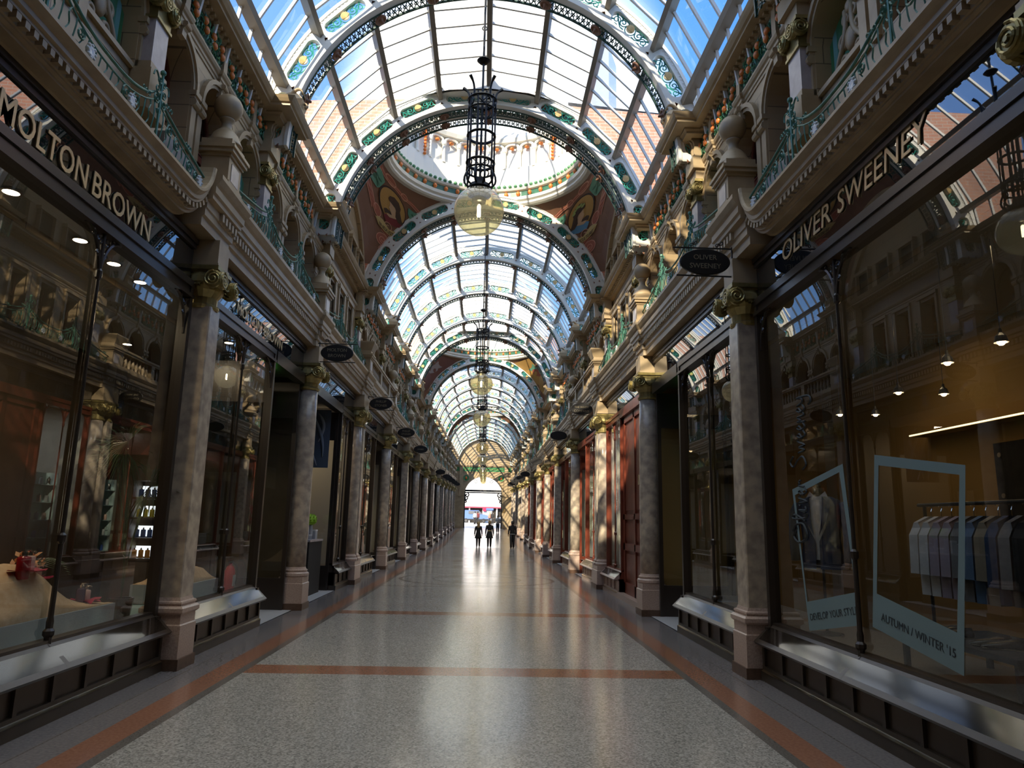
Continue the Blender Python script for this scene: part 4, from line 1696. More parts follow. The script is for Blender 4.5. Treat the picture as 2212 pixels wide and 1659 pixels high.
FASC = []
def fascia(s, ya, yb, recessed, label):
    Xb, Xt = 3.33, 3.32
    root = thing('shop_fascia', label, 'shop sign', (0, 0, 0), group='black glass fascias')
    mb = MB(s, True)
    mb.poly([(Xb, ya, 4.25), (Xb, yb, 4.25), (Xt, yb, 4.66), (Xt, ya, 4.66)])
    mb.build('black_glass', M['blackglass'], root)
    mb = MB(s, True)
    mb.box(Xt - .05, Xt + .12, ya, yb, 4.70, 4.76)
    mb.box(Xt - .03, Xt + .12, ya, yb, 4.645, 4.70)
    mb.box(Xb - .03, Xb + .1, ya, yb, 4.245, 4.268)
    if not recessed: mb.box(Xt - .02, Xt + .12, ya, yb, 4.76, 4.82)
    mb.build('bronze_edging', M['bronze'], root)
    return root, Xb

fa = {1: 0, -1: 0}
def bay(s, ya, yb, segs, col, recessed=False, lab=None):
    for sg in segs:
        if sg[0] == 'w': shop_window(s, sg[1], sg[2], sg[3], col, near=recessed)
        elif sg[0] == 'd': door_recess(s, sg[1], sg[2], col)
    i = fa[s]
    fa[s] += 1
    return fascia(s, ya, yb, recessed, lab or '%s black glass fascia strip above the %s shop fronts' % (NTH[i], SIDE[s]))

fL0 = bay(-1, 3.25, 7.97, [('w', 3.25, 7.97, [6.1])], M['bronze'], True, 'black glass fascia with pale gold capitals nearest on the left')
fR0 = bay(1, 3.25, 7.97, [('w', 3.25, 7.97, [6.1])], M['bronze'], True, 'black glass fascia with slanted pale capitals nearest on the right')
fL1 = bay(-1, 8.43, 13.15, [('w', 8.43, 11.3, [9.9]), ('d', 11.34, 13.12)], M['bronze'], False, 'second left black glass fascia, small pale letters above the entrance window')
fR1 = bay(1, 8.43, 13.15, [('w', 8.43, 11.35, [9.9]), ('d', 11.39, 13.12)], M['bronze'])
fL2 = bay(-1, 13.65, 18.36, [('d', 13.7, 16.75), ('w', 16.8, 18.36, [17.6])], M['bronze'])
fR2 = bay(1, 13.65, 18.36, [('w', 16.40, 18.36, [17.3])], M['mahog'])
for s in (1, -1):
    col = M['mahog'] if s > 0 else M['bronze']
    for (a, ka), (b, kb) in zip(ST, ST[1:]):
        if a < 18 and a > -1: continue
        wa, wb = (.45 if ka == 'D' else .25), (.45 if kb == 'D' else .25)
        p, q = a + wa, b - wb
        if a < 2:
            bay(s, p, q, [('w', p, q, [(p + q) / 2])], col, False)
        else:
            e = p + (q - p) * .62
            k = int(a) % 3
            if k == 1: bay(s, p, q, [('d', p + .02, p + (q - p) * .36), ('w', p + (q - p) * .37, q, [p + (q - p) * .68])], col)
            else: bay(s, p, q, [('w', p, e, [(p + e) / 2]), ('d', e + .04, q - .03)], col)
# letters
def letters(root, s, body, size, X, y, z, m, **k):
    rot = ROT_L if s < 0 else ROT_R
    return text_obj('lettering', body, size, m, (s * (X - .012), y, z), rot, root, depth=.004, **k)
def fit_letters(root, s, body, size, X, y0, y1, z, m, **k):
    o = letters(root, s, body, size, X, y0, z, m, **k)
    xs = [v.co.x for v in o.data.vertices]
    L = max(xs) - min(xs)
    f = abs(y1 - y0) / L
    for v in o.data.vertices: v.co.x = (v.co.x - min(xs)) * f
    return o
fit_letters(fL0[0], -1, 'MOLTON', .31, 3.325, 4.62, 5.74, 4.305, M['gold_text'], bold=.002)
fit_letters(fL0[0], -1, 'BROWN', .31, 3.325, 5.83, 6.90, 4.305, M['gold_text'], bold=.002)
fit_letters(fR0[0], 1, 'OLIVER', .30, 3.325, 7.20, 6.12, 4.44, M['gold_text'], shear=.15)
fit_letters(fR0[0], 1, 'SWEENEY', .30, 3.325, 5.98, 4.62, 4.44, M['gold_text'], shear=.15)
fit_letters(fL1[0], -1, 'MOLTON', .22, 3.325, 9.5, 10.55, 4.34, M['gold_text'])
fit_letters(fL1[0], -1, 'BROWN', .22, 3.325, 10.7, 11.7, 4.34, M['gold_text'])

# the red mahogany door panelling on the right past the round column
def red_door():
    dn[0] += 1
    root = structure(MB(1).build('door_%d' % dn[0], M['mahog']))
    mb = MB(1)
    X = 3.36
    mb.box(3.26, XG + .08, 13.7, 16.4, 4.05, 4.25)
    mb.box(X, X + .06, 14.0, 16.36, 0, 4.2)
    for a, b in ((14.0, 14.12), (15.08, 15.2), (16.2, 16.36)):
        mb.box(X - .04, X, a, b, 0, 4.2)
    for z0, z1 in ((0, .35), (1.05, 1.2), (1.72, 1.84), (3.9, 4.2)):
        mb.box(X - .04, X, 14.0, 16.36, z0, z1)
    for a, b in ((14.17, 15.03), (15.25, 16.15)):
        for z0, z1 in ((.42, .98), (1.27, 1.65), (1.92, 3.82)):
            mb.box(X - .018, X, a, b, z0, z1)
    mb.build('door_panelling', M['mahog'], root)
    mb = MB(1)
    mb.box(3.17, 3.4, 13.7, 16.4, 0, .12)
    mb.build('threshold', M['base'], root)
    mb = MB(1)
    mb.box(3.30, 3.32, 14.3, 14.66, 2.42, 2.62)
    mb.build('brass_plate', M['brass'], root)
    mb = MB(1)
    mb.box(3.30, 3.315, 14.28, 14.5, 1.95, 2.36)
    mb.build('white_notice', M['step'], root)
red_door()

# ------------------------------------------------------------------ hanging oval signs
def make_sign():
    root = bpy.data.objects.new('hanging_sign', None)
    C.objects.link(root)
    mb = MB(1)
    R = []
    for d, q in ((-.02, .95), (-.012, 1), (.012, 1), (.02, .95)):
        R.append([(.31 * q * math.cos(2 * PI * k / 40), d, .165 * q * math.sin(2 * PI * k / 40)) for k in range(40)])
    mb.rings(R)
    mb.build('oval_board', M['signblack'], root)
    mb = MB(1)
    mb.box(-.35, .37, -.008, .008, .17, .185)
    mb.box(-.35, .37, -.008, .008, -.185, -.17)
    mb.box(.33, .345, -.01, .01, -.2, .2)
    mb.tube([(-.35, 0, .178), (-.40, 0, .178)], [.012, .002], 5)
    for u in (-.16, .16):
        mb.tube(spiral((u, 0, .215), (1, 0, 0), (0, 0, 1), .03, .006, 1.2, 0, 10), .007, 4)
        mb.tube(spiral((u + .05, 0, .25), (-1, 0, 0), (0, 0, -1), .03, .006, 1.2, 0, 10), .007, 4)
    mb.build('iron_bracket', M['blackiron'], root)
    return root
SIGNS = [(1, 8.1, ('OLIVER', 'SWEENEY')), (-1, 13.3, ('MOLTON', 'BROWN')), (1, 19.2, ('THE WHITE', 'COMPANY')), (-1, 19.2, ('PHILLIP', 'STONER')), (1, 25.3, None), (-1, 25.6, ('PHILLIP', 'STONER')),
         (-1, 31.6, ('HOBBS',)), (1, 36.3, None), (-1, 46.2, None), (1, 46.3, None), (-1, 54.0, None), (1, 53.0, None), (-1, 57.5, None), (1, 57.5, None), (-1, 62.5, None), (1, 62.5, None), (1, 67.5, None), (-1, 69.0, None), (1, 73.0, None), (-1, 75, None)]
sign0 = make_sign()
sc_ = {1: 0, -1: 0}
for k, (s, y, words) in enumerate(SIGNS):
    r = sign0 if k == 0 else dup(sign0, (0, 0, 0))
    r.location = (s * 2.74, y, 4.76 + zoff(y) - (.06 if y > 12 else 0))
    r.rotation_euler = (0, 0, 0 if s > 0 else PI)
    tag(r, 'black oval sign hung on an iron bracket, %s along the %s side' % (NTH[sc_[s]], SIDE[s]), 'hanging sign', 'black oval hanging signs')
    sc_[s] += 1
    if words:
        _kids.setdefault(sign0.name, [(ch, []) for ch in sign0.children])
        for j, wd in enumerate(words):
            z = .025 if j == 0 else -.085
            if len(words) == 1: z = -.03
            o = text_obj('lettering', wd, .088 if len(wd) < 9 else .075, M['dim_text'], (0, -.023 if s > 0 else .023, z), ROT_F if s > 0 else (PI / 2, 0, PI), r, align='CENTER', depth=.002)

# ------------------------------------------------------------------ globe pendants
M['globe'] = glass('amber_globe_glass', (0.80, 0.73, 0.50), f0=0.10, haze=0.22, hazecol=(0.85, 0.80, 0.60), gain=0.9)
M['bulb'] = mat('lit_lamp_tube', (1.0, 0.92, 0.72), 0.4, emit=14.0)
M['cap'] = mat('grey_lamp_cap', (0.18, 0.19, 0.21), 0.35, metal=0.5)
def make_lamp():
    """origin at the globe centre"""
    root = bpy.data.objects.new('globe_pendant', None)
    C.objects.link(root)
    g = MB(1)
    g.ball((0, 0, 0), .30, 40, 26)
    g.build('glass_globe', M['globe'], root, True)
    b = MB(1)
    b.lathe((0, 0, 0), [(.012, -.085), (.022, -.07), (.022, .06), (.012, .075)], 12)
    b.build('lit_tube', M['bulb'], root, True)
    c = MB(1)
    c.lathe((0, 0, 0), [(.02, .075), (.03, .08), (.03, .10), (.08, .11), (.085, .165), (.14, .20), (.135, .262), (.06, .29)], 20)
    c.lathe((0, 0, 0), [(.012, -.10), (.014, -.085), (.0, -.12)][:2], 8)
    c.build('lamp_cap', M['cap'], root)
    k = MB(1)
    R = .165
    for t in range(10):
        a = 2 * PI * t / 10
        x, y = R * math.cos(a), R * math.sin(a)
        k.tube([(x, y, .50), (x, y, 1.50)], .011, 5)
        k.tube(bez((x, y, .50), (x * 1.35, y * 1.35, .38), (x * 1.1, y * 1.1, .30), (x * .55, y * .55, .31), 6), .013, 5)
    for z, r in ((.52, .013), (.62, .018), (.98, .018), (1.32, .014), (1.46, .02)):
        k.tube([(R * math.cos(2 * PI * q / 24), R * math.sin(2 * PI * q / 24), z) for q in range(25)], r, 5)
    for z in (.57, 1.39):
        for t in range(5):
            a = 2 * PI * t / 5
            o = Vector((R * math.cos(a), R * math.sin(a), z))
            k.tube(spiral(o, Vector((-math.sin(a), math.cos(a), 0)), Vector((0, 0, 1)), .055, .055, 1, 0, 10), .009, 4)
    for t in range(5):
        a = 2 * PI * t / 5 + .3
        c_, s_ = math.cos(a), math.sin(a)
        k.tube(bez((R * c_, R * s_, 1.46), (R * c_, R * s_, 1.60), (R * 1.1 * c_, R * 1.1 * s_, 1.62), (R * 1.55 * c_, R * 1.55 * s_, 1.68), 6), [.014] * 5 + [.019, .022], 5)
    k.lathe((0, 0, 0), [(.10, .27), (.14, .29), (.13, .33), (.06, .36), (.05, .42), (.02, .44)], 16)
    for t in range(6):
        a = 2 * PI * t / 6
        k.tube([(0, 0, .60), (R * math.cos(a), R * math.sin(a), .60)], .008, 4)
        k.tube([(0, 0, 1.46), (R * math.cos(a), R * math.sin(a), 1.46)], .008, 4)
    k.build('iron_cage', M['blackiron'], root)
    r = MB(1)
    r.tube([(0, 0, .3), (0, 0, 3.0)], .016, 6)
    r.lathe((0, 0, 2.02), [(.015, -.05), (.05, -.035), (.085, 0), (.05, .035), (.015, .05)], 14)
    for q in range(10):
        z = 2.2 + q * .28
        r.tube(spiral((0, 0, z), (1, 0, 0) if q % 2 else (0, 1, 0), (0, 0, 1), .03, .03, 1, 0, 8), .008, 4)
    r.tube([(0, 0, 3.0), (0, 0, 5.12)], .012, 5)
    r.build('hanging_rod', M['blackiron'], root)
    return root
lamp0 = make_lamp()
for i, y in enumerate([8.0, 18.4, 24.2, 34.1, 40.7, 52.0, 58.0, 64.0, 70.0, 76.0]):
    r = lamp0 if i == 0 else dup(lamp0, (0, 0, 0))
    r.location = (-.02 - .002 * i, y, 5.27 - (.10 if i == 1 else .17 if i > 1 else 0) + zoff(y))
    tag(r, 'amber glass globe in a black iron cage, %s of the hanging row' % NTH[i], 'pendant lamp', 'globe pendants down the arcade')
# ------------------------------------------------------------------ mosaics on the pendentives of the nearest dome
def mosaic(info, qx, label, fig, word):
    sph, yc, S, rr, hx, hy, zs, zr = info
    root = thing('pendentive_mosaic', label, 'mosaic', (0, 0, 0), group='pendentive mosaics')
    ox, oz = -2.50, 9.70
    U = .00200
    def P(u, w, lift):
        x = (ox + (u - 355) * U)
        z = oz - (w - 235) * U
        if qx > 0: x = -x
        d = S * S - x * x - (z - zs) ** 2
        yy = math.sqrt(max(.01, d))
        v = Vector((x, yy, z - zs)) * ((S - lift) / S)
        return (v.x, yc + v.y, zs + v.z)
    def blob(mb, pts, lift, sub=2):
        n = len(pts)
        cu, cw = sum(p[0] for p in pts) / n, sum(p[1] for p in pts) / n
        out = []
        for a, b in zip(pts, pts[1:] + pts[:1]):
            for k in range(sub): out.append((a[0] + (b[0] - a[0]) * k / sub, a[1] + (b[1] - a[1]) * k / sub))
        i = mb.add([P(cu, cw, lift)] + [P(u, w, lift) for u, w in out])
        j = mb.add([P(cu + (u - cu) * .5, cw + (w - cw) * .5, lift) for u, w in out])
        m = len(out)
        for k in range(m):
            k2 = (k + 1) % m
            mb.face((i, j + k, j + k2))
            mb.face((j + k, i + 1 + k, i + 1 + k2, j + k2))
    def ell(mb, u, w, a, b, lift, n=24, rot=0):
        c, s_ = math.cos(rot), math.sin(rot)
        blob(mb, [(u + a * math.cos(t) * c - b * math.sin(t) * s_, w + a * math.cos(t) * s_ + b * math.sin(t) * c) for t in [2 * PI * k / n for k in range(n)]], lift, 1)
    def line(mb, pts, wd, lift):
        L, R_ = [], []
        n = len(pts)
        for i in range(n):
            a, b = pts[max(0, i - 1)], pts[min(n - 1, i + 1)]
            dx, dy = b[0] - a[0], b[1] - a[1]
            l = math.hypot(dx, dy) or 1
            L.append((pts[i][0] - dy / l * wd, pts[i][1] + dx / l * wd))
            R_.append((pts[i][0] + dy / l * wd, pts[i][1] - dx / l * wd))
        for k in range(n - 1):
            mb.poly([P(*L[k], lift), P(*L[k + 1], lift), P(*R_[k + 1], lift), P(*R_[k], lift)])
    def sm(pts, n=6):
        out = []
        m = len(pts)
        for i in range(m - 1):
            p0, p1, p2, p3 = pts[max(0, i - 1)], pts[i], pts[i + 1], pts[min(m - 1, i + 2)]
            for k in range(n):
                t = k / n
                out.append(tuple(.5 * (2 * p1[j] + (p2[j] - p0[j]) * t + (2 * p0[j] - 5 * p1[j] + 4 * p2[j] - p3[j]) * t * t + (3 * p1[j] - p0[j] - 3 * p2[j] + p3[j]) * t ** 3) for j in (0, 1)))
        out.append(pts[-1])
        return out
    l = .012
    def ring(u, w, r, a0=0, tn=1.6, r1=.25, n=30): return [(u + r * (1 - (1 - r1) * k / n) * math.cos(a0 + 2 * PI * tn * k / n), w + r * (1 - (1 - r1) * k / n) * math.sin(a0 + 2 * PI * tn * k / n)) for k in range(n + 1)]
    paths = [sm([(140, 330), (135, 180), (150, 60), (140, 15)]), sm([(130, 20), (230, 15), (330, 45), (420, 60), (500, 95), (590, 120), (680, 165), (740, 150), (790, 170)]),
             sm([(440, 480), (520, 440), (620, 400), (700, 320), (780, 240), (800, 190)]), sm([(210, 480), (290, 560), (270, 650), (200, 680)]), sm([(270, 560), (330, 600), (320, 660), (250, 700)]), sm([(270, 560), (360, 545), (450, 475)])]
    blobs = [(820, 185, 34, 26), (880, 180, 34, 16), (755, 165, 40, 34), (500, 90, 36, 26), (370, 40, 46, 26), (230, 20, 30, 20), (140, 30, 24, 30), (205, 590, 68, 66), (290, 620, 42, 60), (205, 700, 50, 42), (178, 765, 32, 28), (170, 808, 14, 18), (470, 420, 46, 38), (175, 330, 34, 50)]
    cb = MB(1)
    for p in paths: line(cb, p, 19, l)
    for u, w, a, b in blobs: ell(cb, u, w, a, b, l + .002)
    cb.build('coral_scrolls', M['coral'], root)
    ob = MB(1)
    for p in paths:
        line(ob, [(a + 20, b) for a, b in p], 2.5, l + .006)
        line(ob, [(a - 20, b + 6) for a, b in p], 2.5, l + .006)
    for u, w, a, b in blobs:
        line(ob, [(u + a * math.cos(t), w + b * math.sin(t)) for t in [2 * PI * k / 24 for k in range(25)]], 3, l + .007)
    line(ob, ring(205, 590, 45, 0, 1.5), 3, l + .007)
    line(ob, ring(280, 430, 55, 2, 1.5), 3, l + .018)
    ob.build('pink_outlines', M['coralhi'], root)
    tb = MB(1)
    blob(tb, [(165, 80), (230, 55), (290, 40), (300, 80), (270, 110), (230, 150), (205, 165), (165, 155)], l + .008)
    blob(tb, [(540, 160), (600, 180), (650, 185), (665, 210), (710, 240), (690, 270), (650, 270), (645, 320), (600, 350), (580, 385), (500, 380), (540, 310), (545, 250), (528, 215)], l + .008)
    tb.build('teal_cartouches', M['tealm'], root)
    lb = MB(1)
    for u, w in ((230, 90), (205, 110), (250, 100), (225, 125), (580, 215), (600, 245), (570, 265), (610, 285), (590, 310), (630, 240)):
        ell(lb, u, w, 16, 7, l + .014, 8, .6 + (u % 7) * .5)
    line(lb, [(225, 75), (215, 150)], 3, l + .014)
    line(lb, [(585, 200), (600, 260), (570, 340)], 3, l + .014)
    lb.build('dark_sprigs', M['leafdark'], root)
    mb = MB(1)
    ell(mb, 355, 235, 140, 143, l + .010, 32)
    mb.build('gold_medallion', M['moss_gold'], root)
    mb = MB(1)
    line(mb, [(355 + 142 * math.cos(t), 235 + 145 * math.sin(t)) for t in [2 * PI * k / 32 for k in range(33)]], 5, l + .014)
    mb.build('medallion_rim', M['mdark'], root)
    # profile bust
    mb = MB(1)
    blob(mb, [(235, 330), (300, 300), (345, 310), (410, 300), (455, 345), (450, 385), (350, 400), (255, 385)], l + .016)
    mb.build('drape', M['mblue'] if fig else M['mred'], root)
    mb = MB(1)
    blob(mb, [(330, 165), (385, 165), (395, 230), (375, 260), (380, 320), (300, 330), (270, 315), (330, 285), (335, 262), (312, 262), (305, 240), (318, 225), (322, 190)], l + .020)
    mb.build('profile_face', M['mskin'], root)
    mb = MB(1)
    blob(mb, [(310, 170), (330, 145), (380, 135), (425, 160), (442, 205), (430, 240), (440, 300), (455, 355), (400, 345), (370, 300), (385, 245), (372, 215), (345, 190), (318, 185)], l + .024)
    blob(mb, [(245, 275), (275, 262), (320, 275), (330, 300), (280, 300), (250, 310)], l + .024)
    mb.build('dark_hair', M['mhair'], root)
    if fig:
        mb = MB(1)
        for u, w in ((335, 160), (365, 150), (395, 155), (420, 175), (430, 200)): ell(mb, u, w, 22, 12, l + .03, 8, .4)
        mb.build('leaf_wreath', M['mwreath'], root)
    rb = MB(1)
    blob(rb, [(140, 390), (190, 375), (220, 385), (205, 410), (250, 445), (340, 468), (350, 450), (400, 468), (440, 490), (430, 530), (330, 525), (230, 495), (165, 450)], l + .026)
    rb.build('ribbon_banner', M['mribbon'], root)
    me = text_mesh(word, 52, 0, bold=.6)
    me.materials.clear()
    me.materials.append(M['mdark'])
    xs = [v.co.x for v in me.vertices]
    x0, x1 = min(xs), max(xs)
    for v in me.vertices:
        t = (v.co.x - x0) / (x1 - x0)
        if qx > 0: t = 1 - t
        u = 178 + 205 * t
        w = 438 + 62 * t + 26 * math.sin(PI * t) * .6 - v.co.y * .95 * 1.0 + 14
        v.co = P(u, w, l + .034)
    o = bpy.data.objects.new('lettering', me)
    C.objects.link(o)
    o.parent = root
    return root
for n, c_, r in (('coral', (0.42, 0.13, 0.08), .4), ('coralhi', (0.72, 0.36, 0.25), .4), ('tealm', (0.13, 0.33, 0.23), .4), ('moss_gold', (0.52, 0.30, 0.09), .35), ('mdark', (0.05, 0.025, 0.02), .5), ('mred', (0.22, 0.03, 0.035), .4),
                 ('mblue', (0.12, 0.27, 0.42), .4), ('mskin', (0.62, 0.40, 0.24), .4), ('mhair', (0.08, 0.045, 0.03), .4), ('mwreath', (0.36, 0.42, 0.14), .4), ('mribbon', (0.56, 0.40, 0.16), .4)):
    M[n] = mat('mosaic_' + n, c_, r)
mosaic(DOME_INFO[0], -1, 'red mosaic spandrel with dark-haired profile in gold medallion, ribbon reading INDUSTRY', False, 'INDUSTRY')
mosaic(DOME_INFO[0], 1, 'red mosaic spandrel with wreathed woman in gold medallion, ribbon reading AGRICULTURE', True, 'AGRICULTURE')
# second dome: plainer figure panels
def mosaic_far(info, qx, label, right):
    sph, yc, S, rr, hx, hy, zs, zr = info
    root = thing('pendentive_mosaic', label, 'mosaic', (0, 0, 0), group='pendentive mosaics')
    def P(x, z, lift):
        yy = math.sqrt(max(.01, S * S - x * x - (z - zs) ** 2))
        v = Vector((x, yy, z - zs)) * ((S - lift) / S)
        return (v.x, yc + v.y, zs + v.z)
    def blob(m, nm, pts, lift):
        mb = MB(1)
        n = len(pts)
        cx, cz = sum(p[0] for p in pts) / n, sum(p[1] for p in pts) / n
        i = mb.add([P(cx * qx, cz, lift)] + [P(x * qx, z, lift) for x, z in pts])
        j = mb.add([P((cx + (x - cx) * .5) * qx, cz + (z - cz) * .5, lift) for x, z in pts])
        for k in range(n):
            k2 = (k + 1) % n
            mb.face((i, j + k, j + k2))
            mb.face((j + k, i + 1 + k, i + 1 + k2, j + k2))
        mb.build(nm, m, root)
    ground = []
    R = math.sqrt(S * S - hy * hy)
    for k in range(9): ground.append((R * math.sin(math.radians(28 + 6 * k)) + .02, zs + R * math.cos(math.radians(28 + 6 * k)) + .08))
    ground += [(3.16, 8.3), (3.16, 9.4), (2.9, zr - .25), (2.4, zr - .2)]
    blob(M['moss_gold'] if right else M['mosp'], 'mosaic_ground', ground, .012)
    blob(M['tealm'] if right else M['mosg'], 'robe', [(1.95, 9.98), (2.15, 10.05), (2.4, 9.95), (2.75, 9.62), (2.6, 9.5), (2.2, 9.7)], .022)
    blob(M['coral'] if right else M['mosg'], 'drape', [(2.5, 9.62), (2.9, 9.6), (3.0, 9.2), (2.75, 9.3), (2.55, 9.45)], .026)
    blob(M['mskin'] if right else M['mosg'], 'head', [(2.27, 10.03), (2.33, 10.17), (2.42, 10.15), (2.43, 10.02), (2.36, 9.97)], .028)
    blob(M['mhair'], 'hair', [(2.27, 10.12), (2.33, 10.2), (2.43, 10.18), (2.42, 10.11), (2.35, 10.13)], .034)
M['mosp'] = mat('mosaic_purple_brown', (0.20, 0.09, 0.08), .4)
M['mosg'] = mat('mosaic_grey_mauve', (0.40, 0.35, 0.36), .4)
mosaic_far(DOME_INFO[1], 1, 'far orange mosaic spandrel with green-robed reclining figure, right of second dome', True)
mosaic_far(DOME_INFO[1], -1, 'far dim purple mosaic spandrel with pale figure, left of second dome', False)

# ------------------------------------------------------------------ small fittings on the dome-bay walls
for s in (-1, 1):
    t = thing('alarm_bell', 'red round alarm bell on the %s wall below the nearest dome' % SIDE[s], 'alarm bell', (s * 3.30, 18.0, 8.1), group='red alarm bells')
    mb = MB(s)
    mb.lathe((0, 0, 0), [(.075, 0), (.075, -.03), (.05, -.07), (.01, -.085)], 14, axis='x')
    mb.build('bell', mat('red_enamel', (0.75, 0.02, 0.03), .3), t, True)
    mb = MB(s)
    mb.box(-.05, 0, .06, .14, -.16, -.02)
    mb.build('bracket', M['white'], t)
    t = thing('junction_box', 'small pale fitting at the %s foot of the ribs behind the nearest dome' % SIDE[s], 'floodlight', (s * 2.98, 18.72, 7.72), group='pale fittings')
    mb = MB(s)
    mb.box(-.10, .10, -.10, .08, .10, .38)
    mb.build('housing', M['lilac'], t)
    mb = MB(s)
    mb.box(-.07, .1, -.06, .06, -.115, .10)
    mb.build('stand', M['lilac'], t)

# ------------------------------------------------------------------ shop interiors
M['cream'] = mat('cream_shop_wall', (0.62, 0.58, 0.50), .8)
M['walnut'] = mat('brown_shop_panel', (0.085, 0.062, 0.038), .5, col2=(0.105, 0.078, 0.05), scale=3)
M['ochre'] = mat('ochre_shop_wall', (0.42, 0.27, 0.10), .8)
M['shopfloor'] = mat('shop_floor', (0.20, 0.17, 0.14), .4)
M['tealfl'] = mat('pale_teal_window_bed', (0.26, 0.38, 0.36), .5)
M['ceil'] = mat('shop_ceiling', (0.30, 0.27, 0.22), .8)
def interiors(s):
    mb = MB(s, True)
    mb.cur = 0
    XB = 6.6
    mb.ylong(XG + .05, 4.27, XB, 4.27, -8, 81)
    mb.ylong(3.55, 4.27, 3.55, 5.3, -8, 81)
    mb.cur = 1
    mb.ylong(4.7, .0, XB, .0, -8, 81)
    for a, b, tm in ((-8, 2.9, 1), (3.1, 11.32, 4 if s < 0 else 1), (13.12, 13.7, 1), (16.78, 22.2, 1), (22.2, 81, 1)):
        mb.cur = tm
        mb.ylong(3.36, .46, 4.7, .46, a, b)
        mb.ylong(4.7, .46, 4.7, 0, a, b)
    for a, b, up, lowm in ((-8, 9.9, 2 if s < 0 else 5, 3 if s < 0 else 5), (9.9, 12.9, 3 if s < 0 else 5, 3 if s < 0 else 5), (12.9, 18.8, 6 if s < 0 else 2, 6 if s < 0 else 2), (18.8, 81, 2, 3)):
        mb.cur = up
        mb.ylong(XB, 2.5, XB, 3.15, a, b)
        mb.cur = lowm if up == 2 and lowm == 3 else up
        mb.ylong(XB, 3.15, XB, 4.27, a, b)
        mb.cur = lowm
        mb.ylong(XB, 0, XB, 2.5, a, b)
    for y in (-8, 2.9, 13.3, 18.8, 24.3, 30.2, 35.2, 40.6, 46, 81):
        mb.cur = 3 if s < 0 and y < 14 else 5 if y < 14 else 2
        mb.poly([(XG + .12, y, 0), (XB, y, 0), (XB, y, 4.27), (XG + .12, y, 4.27)])
    structure(mb.build('wall_%s' % SIDE[s], [M['ceil'], M['shopfloor'], M['cream'], M['walnut'], M['tealfl'], M['ochre'], M['dark']]))
interiors(1)
interiors(-1)
def lamp(x, y, z, e, col, size=.5):  # area light added below the shop ceiling to brighten the interior
    ld = bpy.data.lights.new('shop_fill_light', 'AREA')
    ld.energy = e
    ld.color = col
    ld.size = size
    o = bpy.data.objects.new('shop_fill_light', ld)
    C.objects.link(o)
    o.location = (x, y, z)
WARM = (1.0, 0.78, 0.52)
lamp(-4.6, 6.2, 4.2, 16, WARM)
lamp(-4.6, 9.8, 4.2, 12, WARM)
lamp(4.9, 6.2, 4.2, 2.2, (1, .72, .40))
lamp(5.6, 9.0, 4.2, 2.5, (1, .72, .40))
lamp(4.7, 17.4, 4.2, 26, (.9, .95, 1.0))
lamp(-4.7, 17.6, 4.2, 8, WARM)
for y in (21, 27, 33, 38, 43):  # added for the farther shops, which have no light fittings modelled
    lamp(4.7, y, 4.2, 22, (1, .9, .8))
    lamp(-4.7, y, 4.2, 16, WARM)

M['downl'] = mat('lit_downlight', (1.0, 0.80, 0.55), .4, emit=9.0)
M['chrome'] = mat('chrome', (0.7, 0.7, 0.72), .15, metal=1)
def downlight(x, y, label):
    t = thing('ceiling_downlight', label, 'downlight', (x, y, 4.262), group='shop ceiling downlights')
    mb = MB(1)
    mb.lathe((0, 0, 0), [(.085, 0), (.085, -.012), (.065, -.014)], 16, True, False)
    mb.build('rim', M['chrome'], t)
    mb = MB(1)
    mb.lathe((0, 0, 0), [(.064, -.010), (.064, -.013)], 16)
    mb.build('lit_lens', M['downl'], t)
for k, y in enumerate((5.75, 6.8, 7.45, 8.05)):
    downlight(-3.93, y, '%s lit downlight in the row behind the nearest left shop window' % NTH[k])
for k, y in enumerate((9.3, 10.1, 10.9)):
    downlight(-3.9, y, '%s lit downlight behind the second left shop window' % NTH[k])
downlight(-5.6, 11.2, 'lone lit downlight deep in the left shop near its shelves')

# left window display
M['sand'] = mat('sand_coloured_mound', (0.60, 0.40, 0.22), .9, col2=(0.66, 0.46, 0.28), scale=18, bump=.2)
M['pale'] = mat('pale_grey_board', (0.42, 0.44, 0.46), .6)
M['redglass'] = mat('red_liquid', (0.36, 0.012, 0.02), .12)
M['amberliq'] = mat('amber_liquid', (0.62, 0.30, 0.04), .12)
M['pink'] = mat('pink_lotion', (0.72, 0.46, 0.38), .2)
M['blueliq'] = mat('blue_liquid', (0.05, 0.12, 0.42), .12)
M['yellowliq'] = mat('yellow_liquid', (0.62, 0.58, 0.03), .15)
M['darkliq'] = mat('dark_plum_liquid', (0.06, 0.02, 0.05), .12)
M['silver'] = mat('silver_pump', (0.75, 0.73, 0.70), .15, metal=1)
M['redfab'] = mat('crimson_tissue', (0.45, 0.01, 0.06), .6)
M['flower'] = mat('peach_petal', (0.80, 0.42, 0.20), .6)
M['palm'] = mat('palm_leaf', (0.035, 0.07, 0.03), .5, col2=(0.06, 0.10, 0.04), scale=8)
def plinth(x0, x1, y0, y1, label):
    t = thing('display_plinth', label, 'display plinth', ((x0 + x1) / 2, (y0 + y1) / 2, .465))
    mb = MB(1)
    w, l = (x1 - x0) / 2, (y1 - y0) / 2
    mb.box(-w, w, -l, l, 0, .24)
    mb.build('box', M['pale'], t)
    mb = MB(1)
    mb.box(w, w + .01, -l + .01, l - .01, .0, .24)
    mb.build('front_board', M['pale'], t)
    return t
plinth(-4.55, -3.62, 5.0, 7.75, 'pale grey display plinth under the sand mound in nearest left window')
plinth(-4.4, -3.75, 9.7, 11.0, 'pale grey display plinth in the second left window')
